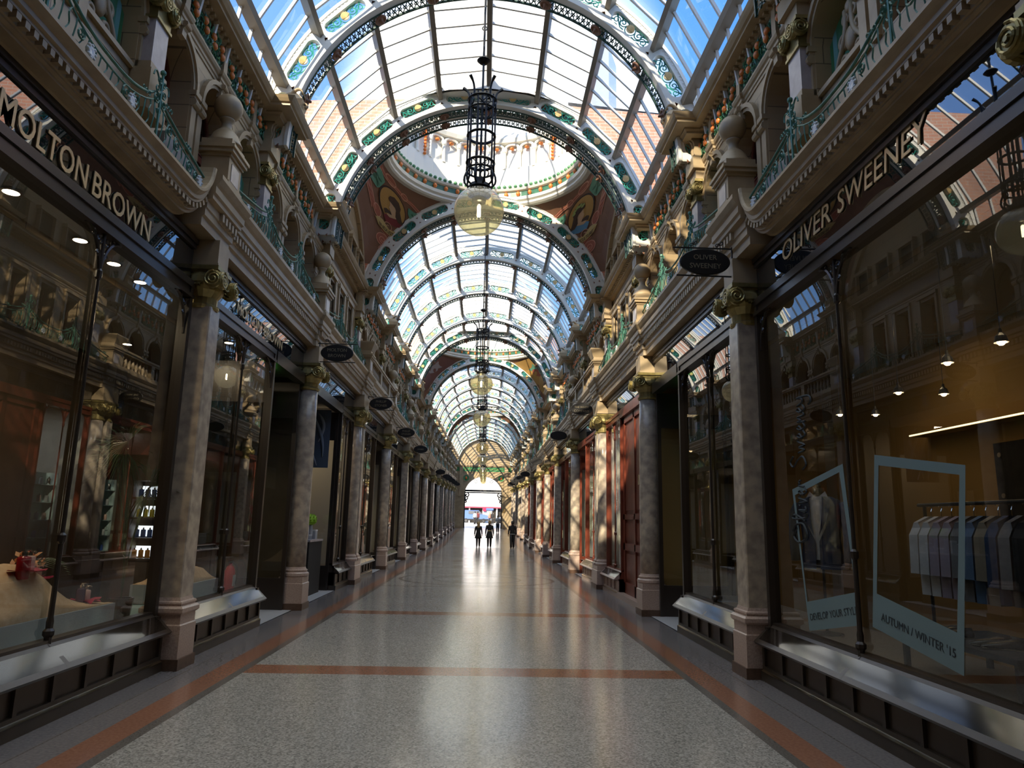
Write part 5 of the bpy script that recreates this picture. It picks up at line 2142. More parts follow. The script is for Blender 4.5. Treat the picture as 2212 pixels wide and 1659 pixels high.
def mound(x0, x1, y0, y1, peaks, label):
    n, m = 34, 20
    mb = MB(1)
    pts = []
    rng = random.Random(2)
    for i in range(n + 1):
        for j in range(m + 1):
            x, y = x0 + (x1 - x0) * j / m, y0 + (y1 - y0) * i / n
            e = min(1, 6 * min(i / n, 1 - i / n, j / m * .7 + .02, (1 - j / m) * .7 + .04))
            z = .02
            for px, py, ph, pr in peaks:
                z += ph * math.exp(-((x - px) ** 2 + (y - py) ** 2) / (pr * pr))
            pts.append((x, y, .71 + z * e + rng.uniform(-.004, .004)))
    mb.v = pts
    W_ = m + 1
    for i in range(n):
        for j in range(m):
            mb.face((i * W_ + j, i * W_ + j + 1, (i + 1) * W_ + j + 1, (i + 1) * W_ + j))
    e0 = [k for k in range(W_)] + [i * W_ + m for i in range(1, n + 1)] + [n * W_ + k for k in range(m - 1, -1, -1)] + [i * W_ for i in range(n - 1, 0, -1)]
    b = mb.add([(mb.v[k][0], mb.v[k][1], .706) for k in e0])
    for q in range(len(e0)):
        q2 = (q + 1) % len(e0)
        mb.face((e0[q], e0[q2], b + q2, b + q))
    return tag(fix_normals(mb.build('sand_mound', M['sand'], None, True)), label, 'sand display')
mound(-4.5, -3.63, 5.02, 7.73, [(-4.0, 6.55, .42, .5), (-3.95, 5.6, .22, .5)], 'sandy mound heaped on the plinth in the nearest left window')
mound(-4.38, -3.77, 9.72, 10.98, [(-4.05, 10.2, .26, .3), (-4.0, 10.7, .14, .3)], 'smaller sandy mound on the plinth in the second left window')
def bottle(x, y, z, h, r, m, label, pump=True):
    t = thing('bottle', label, 'bottle', (x, y, z), group='toiletry bottles')
    mb = MB(1)
    mb.lathe((0, 0, 0), [(r * .92, 0), (r, .01), (r, h * .72), (r * .85, h * .78), (r * .35, h * .80), (r * .35, h * .84)], 12)
    mb.build('flask', m, t, True)
    mb = MB(1)
    mb.lathe((0, 0, 0), [(r * .42, h * .82), (r * .42, h * .94), (r * .2, h * .95), (r * .2, h)], 10)
    if pump: mb.tube([(0, 0, h), (r * .9, 0, h), (r * 1.2, 0, h * .96)], r * .16, 5)
    mb.build('cap', M['silver'], t)
def zm(x, y): return .73 + .42 * math.exp(-((x + 4.0) ** 2 + (y - 6.55) ** 2) / .25) + .22 * math.exp(-((x + 3.95) ** 2 + (y - 5.6) ** 2) / .25)
for x, y, h, r, m, lb in ((-3.78, 6.42, .24, .055, 'redglass', 'red pump bottle low on the sand mound beside the mullion'), (-3.82, 6.56, .19, .045, 'pink', 'short pink bottle beside the red bottle by the mullion'),
                          (-3.98, 6.83, .22, .045, 'redglass', 'red bottle standing on the sand mound crest'), (-3.96, 6.93, .20, .04, 'pink', 'pink bottle standing on the sand mound crest'),
                          (-3.80, 7.42, .20, .042, 'darkliq', 'dark plum bottle at the far end of the sand mound'), (-3.80, 7.52, .18, .04, 'pink', 'pink bottle at the far end of the sand mound')):
    bottle(x, y, zm(x, y) - .03, h, r, M[m], lb)
def tissue(x, y, label):
    mb = MB(1)
    rng = random.Random(int(y * 100))
    z = zm(x, y) - .015
    for k in range(9):
        a = 2 * PI * k / 9 + rng.random() * .4
        r = .10 + rng.random() * .07
        mb.poly([(x, y, z + .02), (x + r * math.cos(a - .4), y + r * math.sin(a - .4), z + .01 + rng.random() * .04), (x + r * 1.2 * math.cos(a), y + r * 1.2 * math.sin(a), z + rng.random() * .05), (x + r * math.cos(a + .4), y + r * math.sin(a + .4), z + .01 + rng.random() * .04)])
    tag(mb.build('crimson_tissue', M['redfab']), label, 'tissue paper', 'crimson tissue nests')
tissue(-3.8, 6.48, 'crimson tissue paper under the bottles by the mullion')
tissue(-3.97, 6.88, 'crimson tissue paper under the bottles on the mound crest')
tissue(-3.8, 7.47, 'crimson tissue paper under the bottles at the mound far end')
def flowers():
    t = thing('flower_spray', 'peach flower spray with a palm leaf lying on the sand mound', 'flowers', (-3.9, 6.66, zm(-3.9, 6.66) - .02))
    rng = random.Random(5)
    mb = MB(1)
    for k in range(60):
        c = Vector((rng.uniform(-.08, .08), rng.uniform(-.13, .13), rng.uniform(.0, .14)))
        d = Vector((rng.uniform(-1, 1), rng.uniform(-1, 1), rng.uniform(-.2, 1))).normalized() * .04
        e = d.orthogonal().normalized() * .02
        mb.poly([tuple(c - d), tuple(c + e), tuple(c + d), tuple(c - e)])
    mb.build('petals', M['flower'], t)
    lf = MB(1)
    for k in range(16):
        u = k / 16
        b = Vector((.03 + .05 * u, .05 + .50 * u, .06 + .10 * math.sin(PI * u) - .16 * u))
        for q in (-1, 1):
            lf.poly([tuple(b), tuple(b + Vector((.11 * q, .09, -.05)) * (1.2 - u)), tuple(b + Vector((0, .03, 0)))])
    lf.build('palm_leaf', M['palm'], t)
flowers()
def palm(x, y, z, n, label, L=.55):
    t = thing('palm_plant', label, 'plant', (x, y, z))
    mb = MB(1)
    mb.lathe((0, 0, 0), [(.10, 0), (.13, .24), (.11, .24), (.10, .20)], 14)
    mb.build('pot', M['bronze'], t)
    st = MB(1)
    fr = MB(1)
    rng = random.Random(11)
    for k in range(n):
        a = 2 * PI * k / n + rng.random()
        h = rng.uniform(1.35, 1.95)
        c, s_ = math.cos(a), math.sin(a)
        tip = Vector((.20 * c, .20 * s_, h))
        st.tube(bez((0, 0, .2), (0, 0, h * .6), tip * .8, tip, 6), .007, 4)
        for j in range(22):
            b = -1.9 + 3.8 * j / 21
            d = (Vector((c, s_, 0)) * math.cos(b) + Vector((-s_, c, 0)) * math.sin(b) * .55 + Vector((0, 0, 1)) * math.sin(b) * .85).normalized()
            l = L * rng.uniform(.75, 1.0)
            e = d.cross(Vector((c, s_, .3))).normalized() * .011
            m_ = tip + d * l * .55
            fr.poly([tuple(tip), tuple(m_ + e), tuple(tip + d * l + Vector((0, 0, -.10))), tuple(m_ - e)])
    st.build('stems', M['palm'], t)
    fr.build('fronds', M['palm'], t)
palm(-3.78, 8.2, .465, 7, 'dark fan palm inside the left windows behind the square pilaster', .45)
# backlit shelf of bottles at the rear of the left shop
def shelves():
    t = thing('bottle_shelf', 'tall dark wall unit with backlit bottle niches in the left shop', 'shelf unit', (-5.5, 12.86, .02))
    mb = MB(1)
    mb.box(-.55, -.35, -.36, .0, 0, 3.0)
    mb.box(.35, .55, -.36, .0, 0, 3.0)
    mb.box(-.35, .35, -.36, 0, 0, .80)
    mb.box(-.35, .35, -.36, 0, 2.15, 3.0)
    mb.box(-.35, .35, -.04, 0, .80, 2.15)
    mb.build('carcass', M['walnut'], t)
    for k in range(4):
        z = .85 + .34 * k
        b = MB(1)
        b.box(-.35, .35, -.36, -.02, z - .03, z)
        b.build('shelf', M['walnut'], t)
        b = MB(1)
        b.box(-.34, .34, -.046, -.041, z + .02, z + .20)
        b.build('lit_back', M['shelflit'], t)
M['shelflit'] = mat('lit_shelf_back', (0.85, 0.92, 1.0), .5, emit=.9)
shelves()
rowm = ['amberliq', 'blueliq', 'yellowliq', 'blueliq']
rown = ['lowest', 'second', 'third', 'top']
for k in range(4):
    for j in range(6):
        bottle(-5.78 + .11 * j, 12.65, .875 + .34 * k, .17, .04, M[rowm[k] if j < 4 - k // 2 else 'pink' if k == 0 else 'darkliq'], 'bottle on the %s lit niche of the left shop wall unit, %s from its left' % (rown[k], ['first', 'second', 'third', 'fourth', 'fifth', 'sixth'][j]), False)

# fire extinguisher, green exit signs
t = thing('fire_extinguisher', 'red fire extinguisher inside the far end of the second left window', 'fire extinguisher', (-3.62, 11.1, .465))
mb = MB(1)
mb.lathe((0, 0, 0), [(.07, 0), (.075, .02), (.075, .34), (.05, .40), (.025, .42), (.025, .45)], 14)
mb.build('cylinder', mat('red_cylinder', (0.55, 0.03, 0.03), .3), t, True)
mb = MB(1)
mb.box(-.02, .02, -.05, .05, .45, .49)
mb.tube(bez((0, .03, .46), (.1, .05, .46), (.11, .05, .3), (.085, .03, .15), 8), .01, 5)
mb.build('valve_and_hose', M['blackiron'], t)
mb = MB(1)
mb.box(.055, .078, -.04, .04, .12, .28)
mb.build('label_plate', M['step'], t)
M['exit'] = mat('lit_green_exit', (0.15, 1.0, 0.12), .4, emit=2.2)
for s in (-1, 1):
    t = thing('exit_sign', 'small lit green exit sign over the dark %s shop doorway' % SIDE[s], 'exit sign', (s * 3.9, 12.95, 3.75), group='green exit signs')
    mb = MB(1)
    mb.box(-.09, .09, -.012, .012, -.07, .07)
    mb.build('lit_panel', M['exit'], t)
    mb = MB(1)
    mb.box(-.10, .10, .012, .03, -.08, .08)
    mb.box(-.01, .01, .015, .03, .08, .52)
    mb.build('housing', M['blackiron'], t)

# left third bay: draped garment banner and black table with green flowers
def banner():
    t = thing('garment_banner', 'blue-grey poster of a draped garment hung in the dark left doorway', 'poster', (-3.86, 16.66, 0))
    mb = MB(1)
    mb.box(-.42, .36, -.012, .0, 2.75, 4.1)
    mb.build('panel', mat('slate_blue_poster', (0.10, 0.13, 0.17), .7), t)
    mb = MB(1)
    for k, (a, b, c_, d) in enumerate((((-.1, 4.05), (.1, 3.7), (.25, 3.4), (.22, 3.0)), ((-.25, 4.0), (-.05, 3.6), (0, 3.3), (-.05, 2.8)), ((-.32, 3.9), (-.2, 3.5), (-.25, 3.2), (-.15, 2.8)), ((.02, 4.05), (.2, 3.9), (.3, 3.7), (.1, 3.35)), ((-.05, 3.6), (-.2, 3.3), (-.02, 3.1), (.1, 2.8)))):
        pts = bez((a[0], -.02, a[1]), (b[0], -.02, b[1]), (c_[0], -.02, c_[1]), (d[0], -.02, d[1]), 10)
        mb.tube(pts, [.012 + .03 * math.sin(PI * i / 10) for i in range(11)], 6)
    mb.build('drape_folds', mat('pale_drape', (0.26, 0.31, 0.36), .7), t, True)
banner()
t = thing('display_table', 'black display table in the dark left doorway behind the round column', 'table', (-3.85, 15.8, .012))
mb = MB(1)
mb.box(-.42, .42, -.6, .6, 1.10, 1.14)
mb.build('top', M['lilac'], t)
mb = MB(1)
mb.box(-.40, .40, -.58, .58, 0, 1.10)
mb.build('black_skirt', M['dark'], t)
def vase(x, y, label):
    t = thing('vase_of_flowers', label, 'flowers', (x, y, 1.152), group='lime flower vases')
    mb = MB(1)
    mb.lathe((0, 0, 0), [(.04, 0), (.05, .15), (.04, .28), (.045, .30)], 12)
    mb.build('white_vase', M['step'], t, True)
    mb = MB(1)
    rng = random.Random(4)
    for k in range(150):
        d = Vector((rng.uniform(-1, 1), rng.uniform(-1, 1), rng.uniform(-1, 1))).normalized()
        p = Vector((0, 0, .42)) + d * .115
        e = d.orthogonal().normalized() * .026
        f = d.cross(e).normalized() * .026
        mb.poly([tuple(p - e), tuple(p - f + d * .01), tuple(p + e), tuple(p + f + d * .01)])
    mb.ball((0, 0, .42), .11, 12, 8)
    mb.build('lime_flower_head', mat('lime_petal', (0.36, 0.62, 0.03), .6), t)
vase(-3.60, 15.55, 'white vase of lime flowers on the black table, nearer the corridor')
vase(-3.62, 15.95, 'white vase of lime flowers on the black table, beyond its twin')
k = 0
for x, y, w, h, a in ((-3.62, 15.35, .10, .26, .1), (-3.75, 15.42, .09, .2, .5), (-3.60, 15.75, .12, .10, .3), (-3.58, 16.15, .10, .2, -.2), (-3.72, 16.2, .13, .12, .4)):
    t = thing('white_box', 'small white carton on the black table, %s from the front' % NTH[k], 'box', (x, y, 1.152), (0, 0, a), 'white cartons on the table')
    mb = MB(1)
    mb.box(-w / 2, w / 2, -w / 2, w / 2, 0, h)
    mb.build('carton', M['step'], t)
    mb = MB(1)
    mb.box(-w / 2 - .004, w / 2 + .004, -w / 2 - .004, w / 2 + .004, h - .03, h + .004)
    mb.build('lid', M['bar'], t)
    k += 1
# ------------------------------------------------------------------ right shop: stickers, mannequin, clothes rail, spot lamps
M['sticker'] = mat('grey_teal_vinyl', (0.17, 0.24, 0.25), .7)
M['stext'] = mat('dark_sticker_letter', (0.03, 0.04, 0.045), .7)
def sticker(outer, inner, words, size, at, ang, label):
    t = thing('window_sticker', label, 'window sticker', (0, 0, 0), group='picture-frame window stickers')
    X = XG - .004
    mb = MB(1)
    for (a, b, c_, d) in ((0, 1, 1, 0), (1, 2, 2, 1), (2, 3, 3, 2), (3, 0, 0, 3)):
        mb.poly([(X, *outer[a]), (X, *outer[b]), (X, *inner[c_]), (X, *inner[d])])
    fo = mb.build('vinyl_frame', M['sticker'], t)
    o = text_obj('lettering', words, size, M['stext'], (X - .003, at[0], at[1]), (0, 0, 0), t, depth=.0005)
    o.rotation_euler = Matrix(((0, 0, -1), (-math.cos(ang), math.sin(ang), 0), (math.sin(ang), math.cos(ang), 0))).to_euler()
    return t
sticker([(7.33, 2.00), (6.25, 2.18), (6.10, .82), (7.11, .63)], [(7.27, 1.94), (6.32, 2.11), (6.17, 1.08), (7.12, .90)], 'DEVELOP YOUR STYLE', .092, (7.07, .73), math.atan2(.19, 1.01), 'grey frame-shaped sticker reading DEVELOP YOUR STYLE on right window')
sticker([(5.72, 2.21), (4.62, 2.04), (4.84, .67), (5.94, .83)], [(5.67, 2.12), (4.69, 1.98), (4.87, .94), (5.84, 1.10)], "AUTUMN / WINTER '15", .088, (5.80, .90), math.atan2(-.16, 1.10), "grey frame-shaped sticker reading AUTUMN / WINTER '15 on right window")
t = thing('script_decal', 'dark handwritten script running up the nearest right window pane', 'window lettering', (0, 0, 0))
def script(words):
    """joined-up handwriting drawn as one brush line, running upwards"""
    G = {'O': [(.45, .55), (.2, .75), (.02, .45), (.2, .02), (.55, .2), (.55, .6), (.35, .8)], 'l': [(0, .1), (.18, .6), (.14, .8), (.06, .7), (.08, .1), (.2, 0)], 'i': [(0, .1), (.08, .42), (.06, .05), (.18, .08)],
         'v': [(0, .35), (.08, .4), (.12, 0), (.24, .42), (.3, .36)], 'e': [(0, .15), (.14, .3), (.1, .42), (.02, .25), (.08, 0), (.22, .1)], 'r': [(0, .1), (.06, .42), (.1, .36), (.18, .4), (.2, .3)],
         'S': [(.42, .7), (.25, .85), (.1, .68), (.3, .42), (.36, .15), (.12, -.02), (-.02, .18)], 'w': [(0, .38), (.06, .05), (.16, .35), (.2, .03), (.34, .4), (.4, .36)], 'n': [(0, 0), (.04, .4), (.06, .2), (.18, .4), (.2, .05), (.28, .08)],
         'y': [(0, .4), (.06, .12), (.18, .14), (.24, .42), (.2, -.2), (.02, -.35), (-.06, -.2)], ' ': []}
    W_ = {'O': .66, 'l': .24, 'i': .2, 'v': .32, 'e': .24, 'r': .24, 'S': .5, 'w': .42, 'n': .3, 'y': .3, ' ': .3}
    u = 0
    out = []
    for ch in words:
        out.append([(u + a, b) for a, b in G[ch]])
        u += W_[ch]
    return out, u
strokes, tot = script('Oliver Sweeney')
mb = MB(1)
for st_ in strokes:
    if len(st_) < 2: continue
    P_ = []
    m = len(st_)
    for i in range(m - 1):
        p0, p1, p2, p3 = st_[max(0, i - 1)], st_[i], st_[i + 1], st_[min(m - 1, i + 2)]
        for k in range(5):
            q = k / 5
            P_.append(tuple(.5 * (2 * p1[j] + (p2[j] - p0[j]) * q + (2 * p0[j] - 5 * p1[j] + 4 * p2[j] - p3[j]) * q * q + (3 * p1[j] - p0[j] - 3 * p2[j] + p3[j]) * q ** 3) for j in (0, 1)))
    P_.append(st_[-1])
    kz = 1.48 / tot
    mb.tube([(XG - .006, 7.03 + .42 * b - .10 * (a / tot), 1.46 + a * kz) for a, b in P_], .011, 4)
mb.build('brush_script', M['stext'], t)

FAB = {'white': (.55, .55, .56), 'lilac': (.32, .27, .34), 'grey': (.16, .16, .17), 'navy': (.03, .05, .11), 'black': (.012, .012, .014), 'olive': (.10, .10, .06), 'blue': (.10, .16, .27), 'tan': (.24, .20, .15), 'plum': (.10, .05, .06)}
for k_, c_ in FAB.items(): M['f_' + k_] = mat('cloth_' + k_, c_, .9, col2=tuple(min(1, v * 1.35 + .004) for v in c_), scale=9, bump=.15)
def garment_mesh(L, w, sl, lapel):
    """front outline in x-z, hung from z=0, swelling in y"""
    prof = [(-.06, -.02), (-.20, -.08), (-w, -.13), (-w - .045, -.20), (-w - .06, -sl), (-w + .03, -sl - .01), (-w + .055, -.32), (-w + .06, -L)]
    left = prof
    right = [(-x, z) for x, z in reversed(prof)]
    out = left + right
    mb = MB(1)
    n = len(out)
    R = []
    for d, q in ((-.035, .93), (-.05, 1.0), (.05, 1.0), (.035, .93)):
        R.append([(x * q, d * (1.0 if abs(z) > .1 else .5), z) for x, z in out])
    mb.rings(R)
    if lapel:
        for q in (-1, 1):
            mb.poly([(q * .05, -.054, -.03), (q * .12, -.054, -.06), (q * .10, -.056, -.22), (q * .01, -.056, -.42)])
    return mb
def garment(x, y, z, kind, m, ang, label):
    t = thing('hanging_garment', label, 'garment', (x, y, z), (0, 0, ang), 'clothes on the rail')
    L, w, sl = (.74, .22, .60) if kind == 'jacket' else (.76, .20, .56)
    garment_mesh(L, w, sl, kind == 'jacket').build('cloth', m, t)
    mb = MB(1)
    mb.tube([(0, 0, -.03), (0, 0, .03), (.02, 0, .07), (.0, 0, .095), (-.025, 0, .07)], .005, 5)
    mb.build('hanger_hook', M['chrome'], t)
RX = 4.55
t = thing('clothes_rail', 'dark pipe clothes rail carrying shirts and jackets in the right shop', 'clothes rail', (RX, 0, 0))
mb = MB(1)
mb.tube([(0, 4.3, 1.86), (0, 7.15, 1.86)], .018, 8)
mb.build('rail', M['blackiron'], t)
for y in (4.4, 7.05):
    mb = MB(1)
    mb.tube([(0, y, 1.86), (0, y, .462)], .016, 6)
    mb.lathe((0, y, .462), [(.10, 0), (.10, .01), (.02, .015)], 10)
    mb.build('leg', M['blackiron'], t)
cols = ['white', 'white', 'lilac', 'lilac', 'grey', 'blue', 'tan', 'navy', 'grey', 'black', 'black', 'olive', 'grey', 'black', 'navy', 'olive']
for k, c_ in enumerate(cols):
    y = 6.95 - .155 * k
    kd = 'shirt' if k < 7 else 'jacket'
    garment(RX, y, 1.765, kd, M['f_' + c_], .25, '%s %s on the right shop rail, %s from its far end' % (c_ if c_ not in ('tan',) else 'tan', kd, ['first', 'second', 'third', 'fourth', 'fifth', 'sixth', 'seventh', 'eighth', 'ninth', 'tenth', 'eleventh', 'twelfth', 'thirteenth', 'fourteenth', 'fifteenth', 'sixteenth'][k]))
# headless tailor's bust with jacket
def bust(x, y, z0, ang, label, mj, ms):
    t = thing('tailors_dummy', label, 'mannequin', (x, y, z0), (0, 0, ang))
    prof = [(.70, .20, .135), (.80, .195, .13), (1.0, .175, .12), (1.15, .185, .125), (1.30, .215, .135), (1.40, .225, .125), (1.46, .19, .105), (1.50, .10, .075), (1.53, .06, .06)]
    def loft(p, k, n=24, skip=None):
        R = []
        for z, a, b in p: R.append([((a + k) * math.cos(2 * PI * q / n), (b + k) * math.sin(2 * PI * q / n), z) for q in range(n)])
        return R
    mb = MB(1)
    mb.rings(loft(prof[2:], 0))
    mb.lathe((0, 0, 0), [(.058, 1.52), (.055, 1.60), (.0, 1.61)][:2], 14)
    mb.lathe((0, 0, 0), [(.02, 1.60), (.028, 1.63), (.012, 1.67), (.02, 1.70), (.0, 1.71)][:4], 10)
    mb.build('torso', M['f_olive'], t, True)
    mb = MB(1)
    mb.rings(loft(prof[1:8], .008))
    for q in (-1, 1):
        mb.poly([(q * .01, -.085, 1.49), (q * .085, -.055, 1.56), (q * .12, -.075, 1.49), (q * .05, -.13, 1.43)])
    mb.build('shirt', ms, t)
    mb = MB(1)
    n = 24
    gap = math.radians(16)
    R = []
    for z, a, b in prof[:8]:
        R.append([((a + .03) * math.sin(th), -(b + .03) * math.cos(th), z) for th in [gap * (1.6 if z > 1.1 else .35) + (2 * PI - 2 * gap * (1.6 if z > 1.1 else .35)) * k / n for k in range(n + 1)]])
    mb.rings(R, closed=False)
    for q in (-1, 1):
        pts = [(q * .225, 0, 1.42), (q * .285, -.01, 1.30), (q * .30, -.015, 1.05), (q * .285, -.05, .78)]
        mb.tube(pts, [.062, .065, .058, .05], 10)
        mb.poly([(q * .07, -.128, 1.50), (q * .16, -.135, 1.40), (q * .12, -.165, 1.25), (q * .025, -.165, 1.06), (q * .06, -.16, 1.25)])
    mb.build('jacket', mj, t, True)
    mb = MB(1)
    mb.tube([(0, 0, 1.0), (0, 0, .03)], .016, 8)
    mb.lathe((0, 0, 0), [(.17, 0), (.17, .012), (.02, .03)], 18)
    mb.build('stand', M['blackiron'], t)
bust(3.98, 8.1, .465, -.75, 'headless tailor dummy in dark jacket over pale shirt, right window', M['f_navy'], M['f_white'])
M['spot'] = mat('lit_spot_bulb', (1.0, 0.66, 0.36), .4, emit=16.0)
for k, (x, y, z) in enumerate([(4.74, 6.01, 3.3), (4.79, 6.84, 3.3), (5.81, 8.47, 3.3), (5.23, 8.46, 3.3), (5.89, 10.18, 3.3), (5.40, 10.27, 3.3)]):
    t = thing('spot_lamp', 'small lit pendant spot hanging in the right shop, %s from the front' % NTH[k], 'spot lamp', (x, y, z), group='right shop spot lamps')
    mb = MB(1)
    mb.lathe((0, 0, 0), [(.06, -.02), (.045, .04), (.018, .07), (.012, .11)], 12, False, True)
    mb.tube([(0, 0, .1), (0, 0, .967)], .004, 4)
    mb.build('shade_and_cord', M['cap'], t)
    mb = MB(1)
    mb.ball((0, 0, -.012), .036, 10, 6)
    mb.build('lit_bulb', M['spot'], t, True)
t = thing('wall_shelf', 'thin bright-edged shelf line on the ochre wall of the right shop', 'shelf', (6.45, 8.4, 2.95))
mb = MB(1)
mb.box(-.12, .14, -2.2, 1.7, 0, .03)
mb.build('board', M['ochre'], t)
mb = MB(1)
mb.box(-.13, -.122, -2.2, 1.7, .005, .025)
mb.build('lit_edge', mat('lit_edge', (1.0, .85, .5), .4, emit=1.2), t)
t = thing('denim_panel', 'dark leather apron panel fixed to the ochre wall, right shop', 'wall panel', (6.5, 8.2, 1.75))
mb = MB(1)
mb.box(0, .09, -.75, .45, 0, .95)
mb.build('dark_board', M['f_black'], t)
mb = MB(1)
mb.poly([(-.004, -.55, .95), (-.004, -.5, .95), (-.004, -.42, .2), (-.004, -.47, .2)])
for y, z in ((-.68, .82), (-.68, .3), (.35, .8), (.35, .3)): mb.lathe((-.004, y, z), [(.03, 0), (.03, -.01)], 10, axis='x')
mb.build('strap_and_rivets', M['f_tan'], t)
t = thing('shop_table', 'low dark display table with small goods in the right shop window', 'table', (4.15, 5.6, .465))
mb = MB(1)
mb.box(-.4, .4, -.7, .7, .26, .30)
mb.build('top', M['f_black'], t)
for x in (-.36, .36):
    for y in (-.66, .66):
        mb = MB(1)
        mb.box(x - .02, x + .02, y - .02, y + .02, 0, .26)
        mb.build('leg', M['f_black'], t)
M['shoe'] = mat('dark_shoe_leather', (.03, .02, .015), .25)
def shoe(x, y, z, a, label):
    t = thing('shoe', label, 'shoe', (x, y, z), (0, 0, a), 'shoes on the low table')
    mb = MB(1)
    R = []
    for u, w, h in ((-.14, .02, .05), (-.13, .035, .085), (-.05, .036, .08), (.02, .042, .06), (.09, .045, .045), (.13, .03, .03), (.145, .01, .015)):
        R.append([(u, -w, .012), (u, -w * .9, h * .7), (u, 0, h), (u, w * .9, h * .7), (u, w, .012)])
    mb.rings(R)
    mb.build('upper', M['shoe'], t, True)
    mb = MB(1)
    mb.box(-.14, -.07, -.034, .034, 0, .014)
    mb.box(-.07, .13, -.04, .04, 0.004, .014)
    mb.build('sole', M['f_tan'], t)
k = 0
for x, y, a in ((3.95, 5.3, 2.6), (3.97, 5.45, 2.7), (3.95, 5.85, 2.8), (3.97, 6.0, 2.9)):
    shoe(x, y, .766, a, 'dark leather shoe on the low right window table, %s from the camera' % NTH[k])
    k += 1

# right windows beyond: glass shelves with pale goods, red and white display, pale mannequins
def glass_shelf(x, y, L, label, m, n=5):
    t = thing('goods_shelf', label, 'shelf unit', (x, y, .465))
    mb = MB(1)
    for yy in (-L / 2, L / 2 - .03): mb.box(-.15, .15, yy, yy + .03, 0, 2.1)
    mb.box(.13, .15, -L / 2, L / 2, 0, 2.1)
    mb.build('frame', M['aqua'], t)
    for q in range(n):
        b = MB(1)
        b.box(-.15, .13, -L / 2 + .03, L / 2 - .03, .1 + .42 * q, .12 + .42 * q)
        b.build('shelf', m, t)
    return t
M['aqua'] = mat('pale_aqua_board', (0.52, 0.66, 0.66), .5)
for j, (y, L) in enumerate(((17.6, 1.3), (20.3, 1.6))):
    glass_shelf(3.95, y, L, 'pale aqua shelf unit in the %s' % ('red-framed window past the mahogany door' if j == 0 else 'first right window beyond the coupled columns'), M['aqua'])
    for q in range(5):
        for i in range(4):
            bottle(3.90, y - L / 2 + .2 + (L - .4) * i / 3, .587 + .42 * q, .20, .045, M[['pink', 'step', 'silver', 'blueliq', 'step'][(q + i) % 5]], 'small jar on shelf %s of the %s aqua unit, %s along' % (['one', 'two', 'three', 'four', 'five'][q], ['nearer', 'farther'][j], ['first', 'second', 'third', 'fourth'][i]), False)
def display_flower(s, y, label):
    t = thing('paper_flower_display', label, 'window display', (s * 3.9, y, .465))
    mb = MB(1)
    mb.box(-.3, .3, -.6, .6, 0, .5)
    mb.build('white_plinth', M['step'], t)
    mb = MB(1)
    mb.box(s * .26 - .02, s * .26 + .02, -.75, .75, .5, 3.4)
    mb.build('dark_backboard', M['f_plum'], t)
    rng = random.Random(8)
    mb = MB(1)
    m2 = MB(1)
    for z, r in ((.95, .3), (1.5, .26), (2.1, .24)):
        for k in range(26):
            a = 2 * PI * k / 26
            c = Vector((-s * .05, 0, z))
            d = Vector((-s * rng.uniform(0, .3), math.cos(a), math.sin(a)))
            e = Vector((0, -math.sin(a), math.cos(a))) * .045
            (mb if k % 2 else m2).poly([tuple(c), tuple(c + d * r * .7 + e), tuple(c + d * r), tuple(c + d * r * .7 - e)])
    mb.build('red_petals', M['redfab'], t)
    m2.build('white_petals', M['step'], t)
display_flower(1, 27.2, 'red and white paper flower display behind the far right window')
display_flower(1, 33.4, 'smaller red and white flower display farther along on the right')

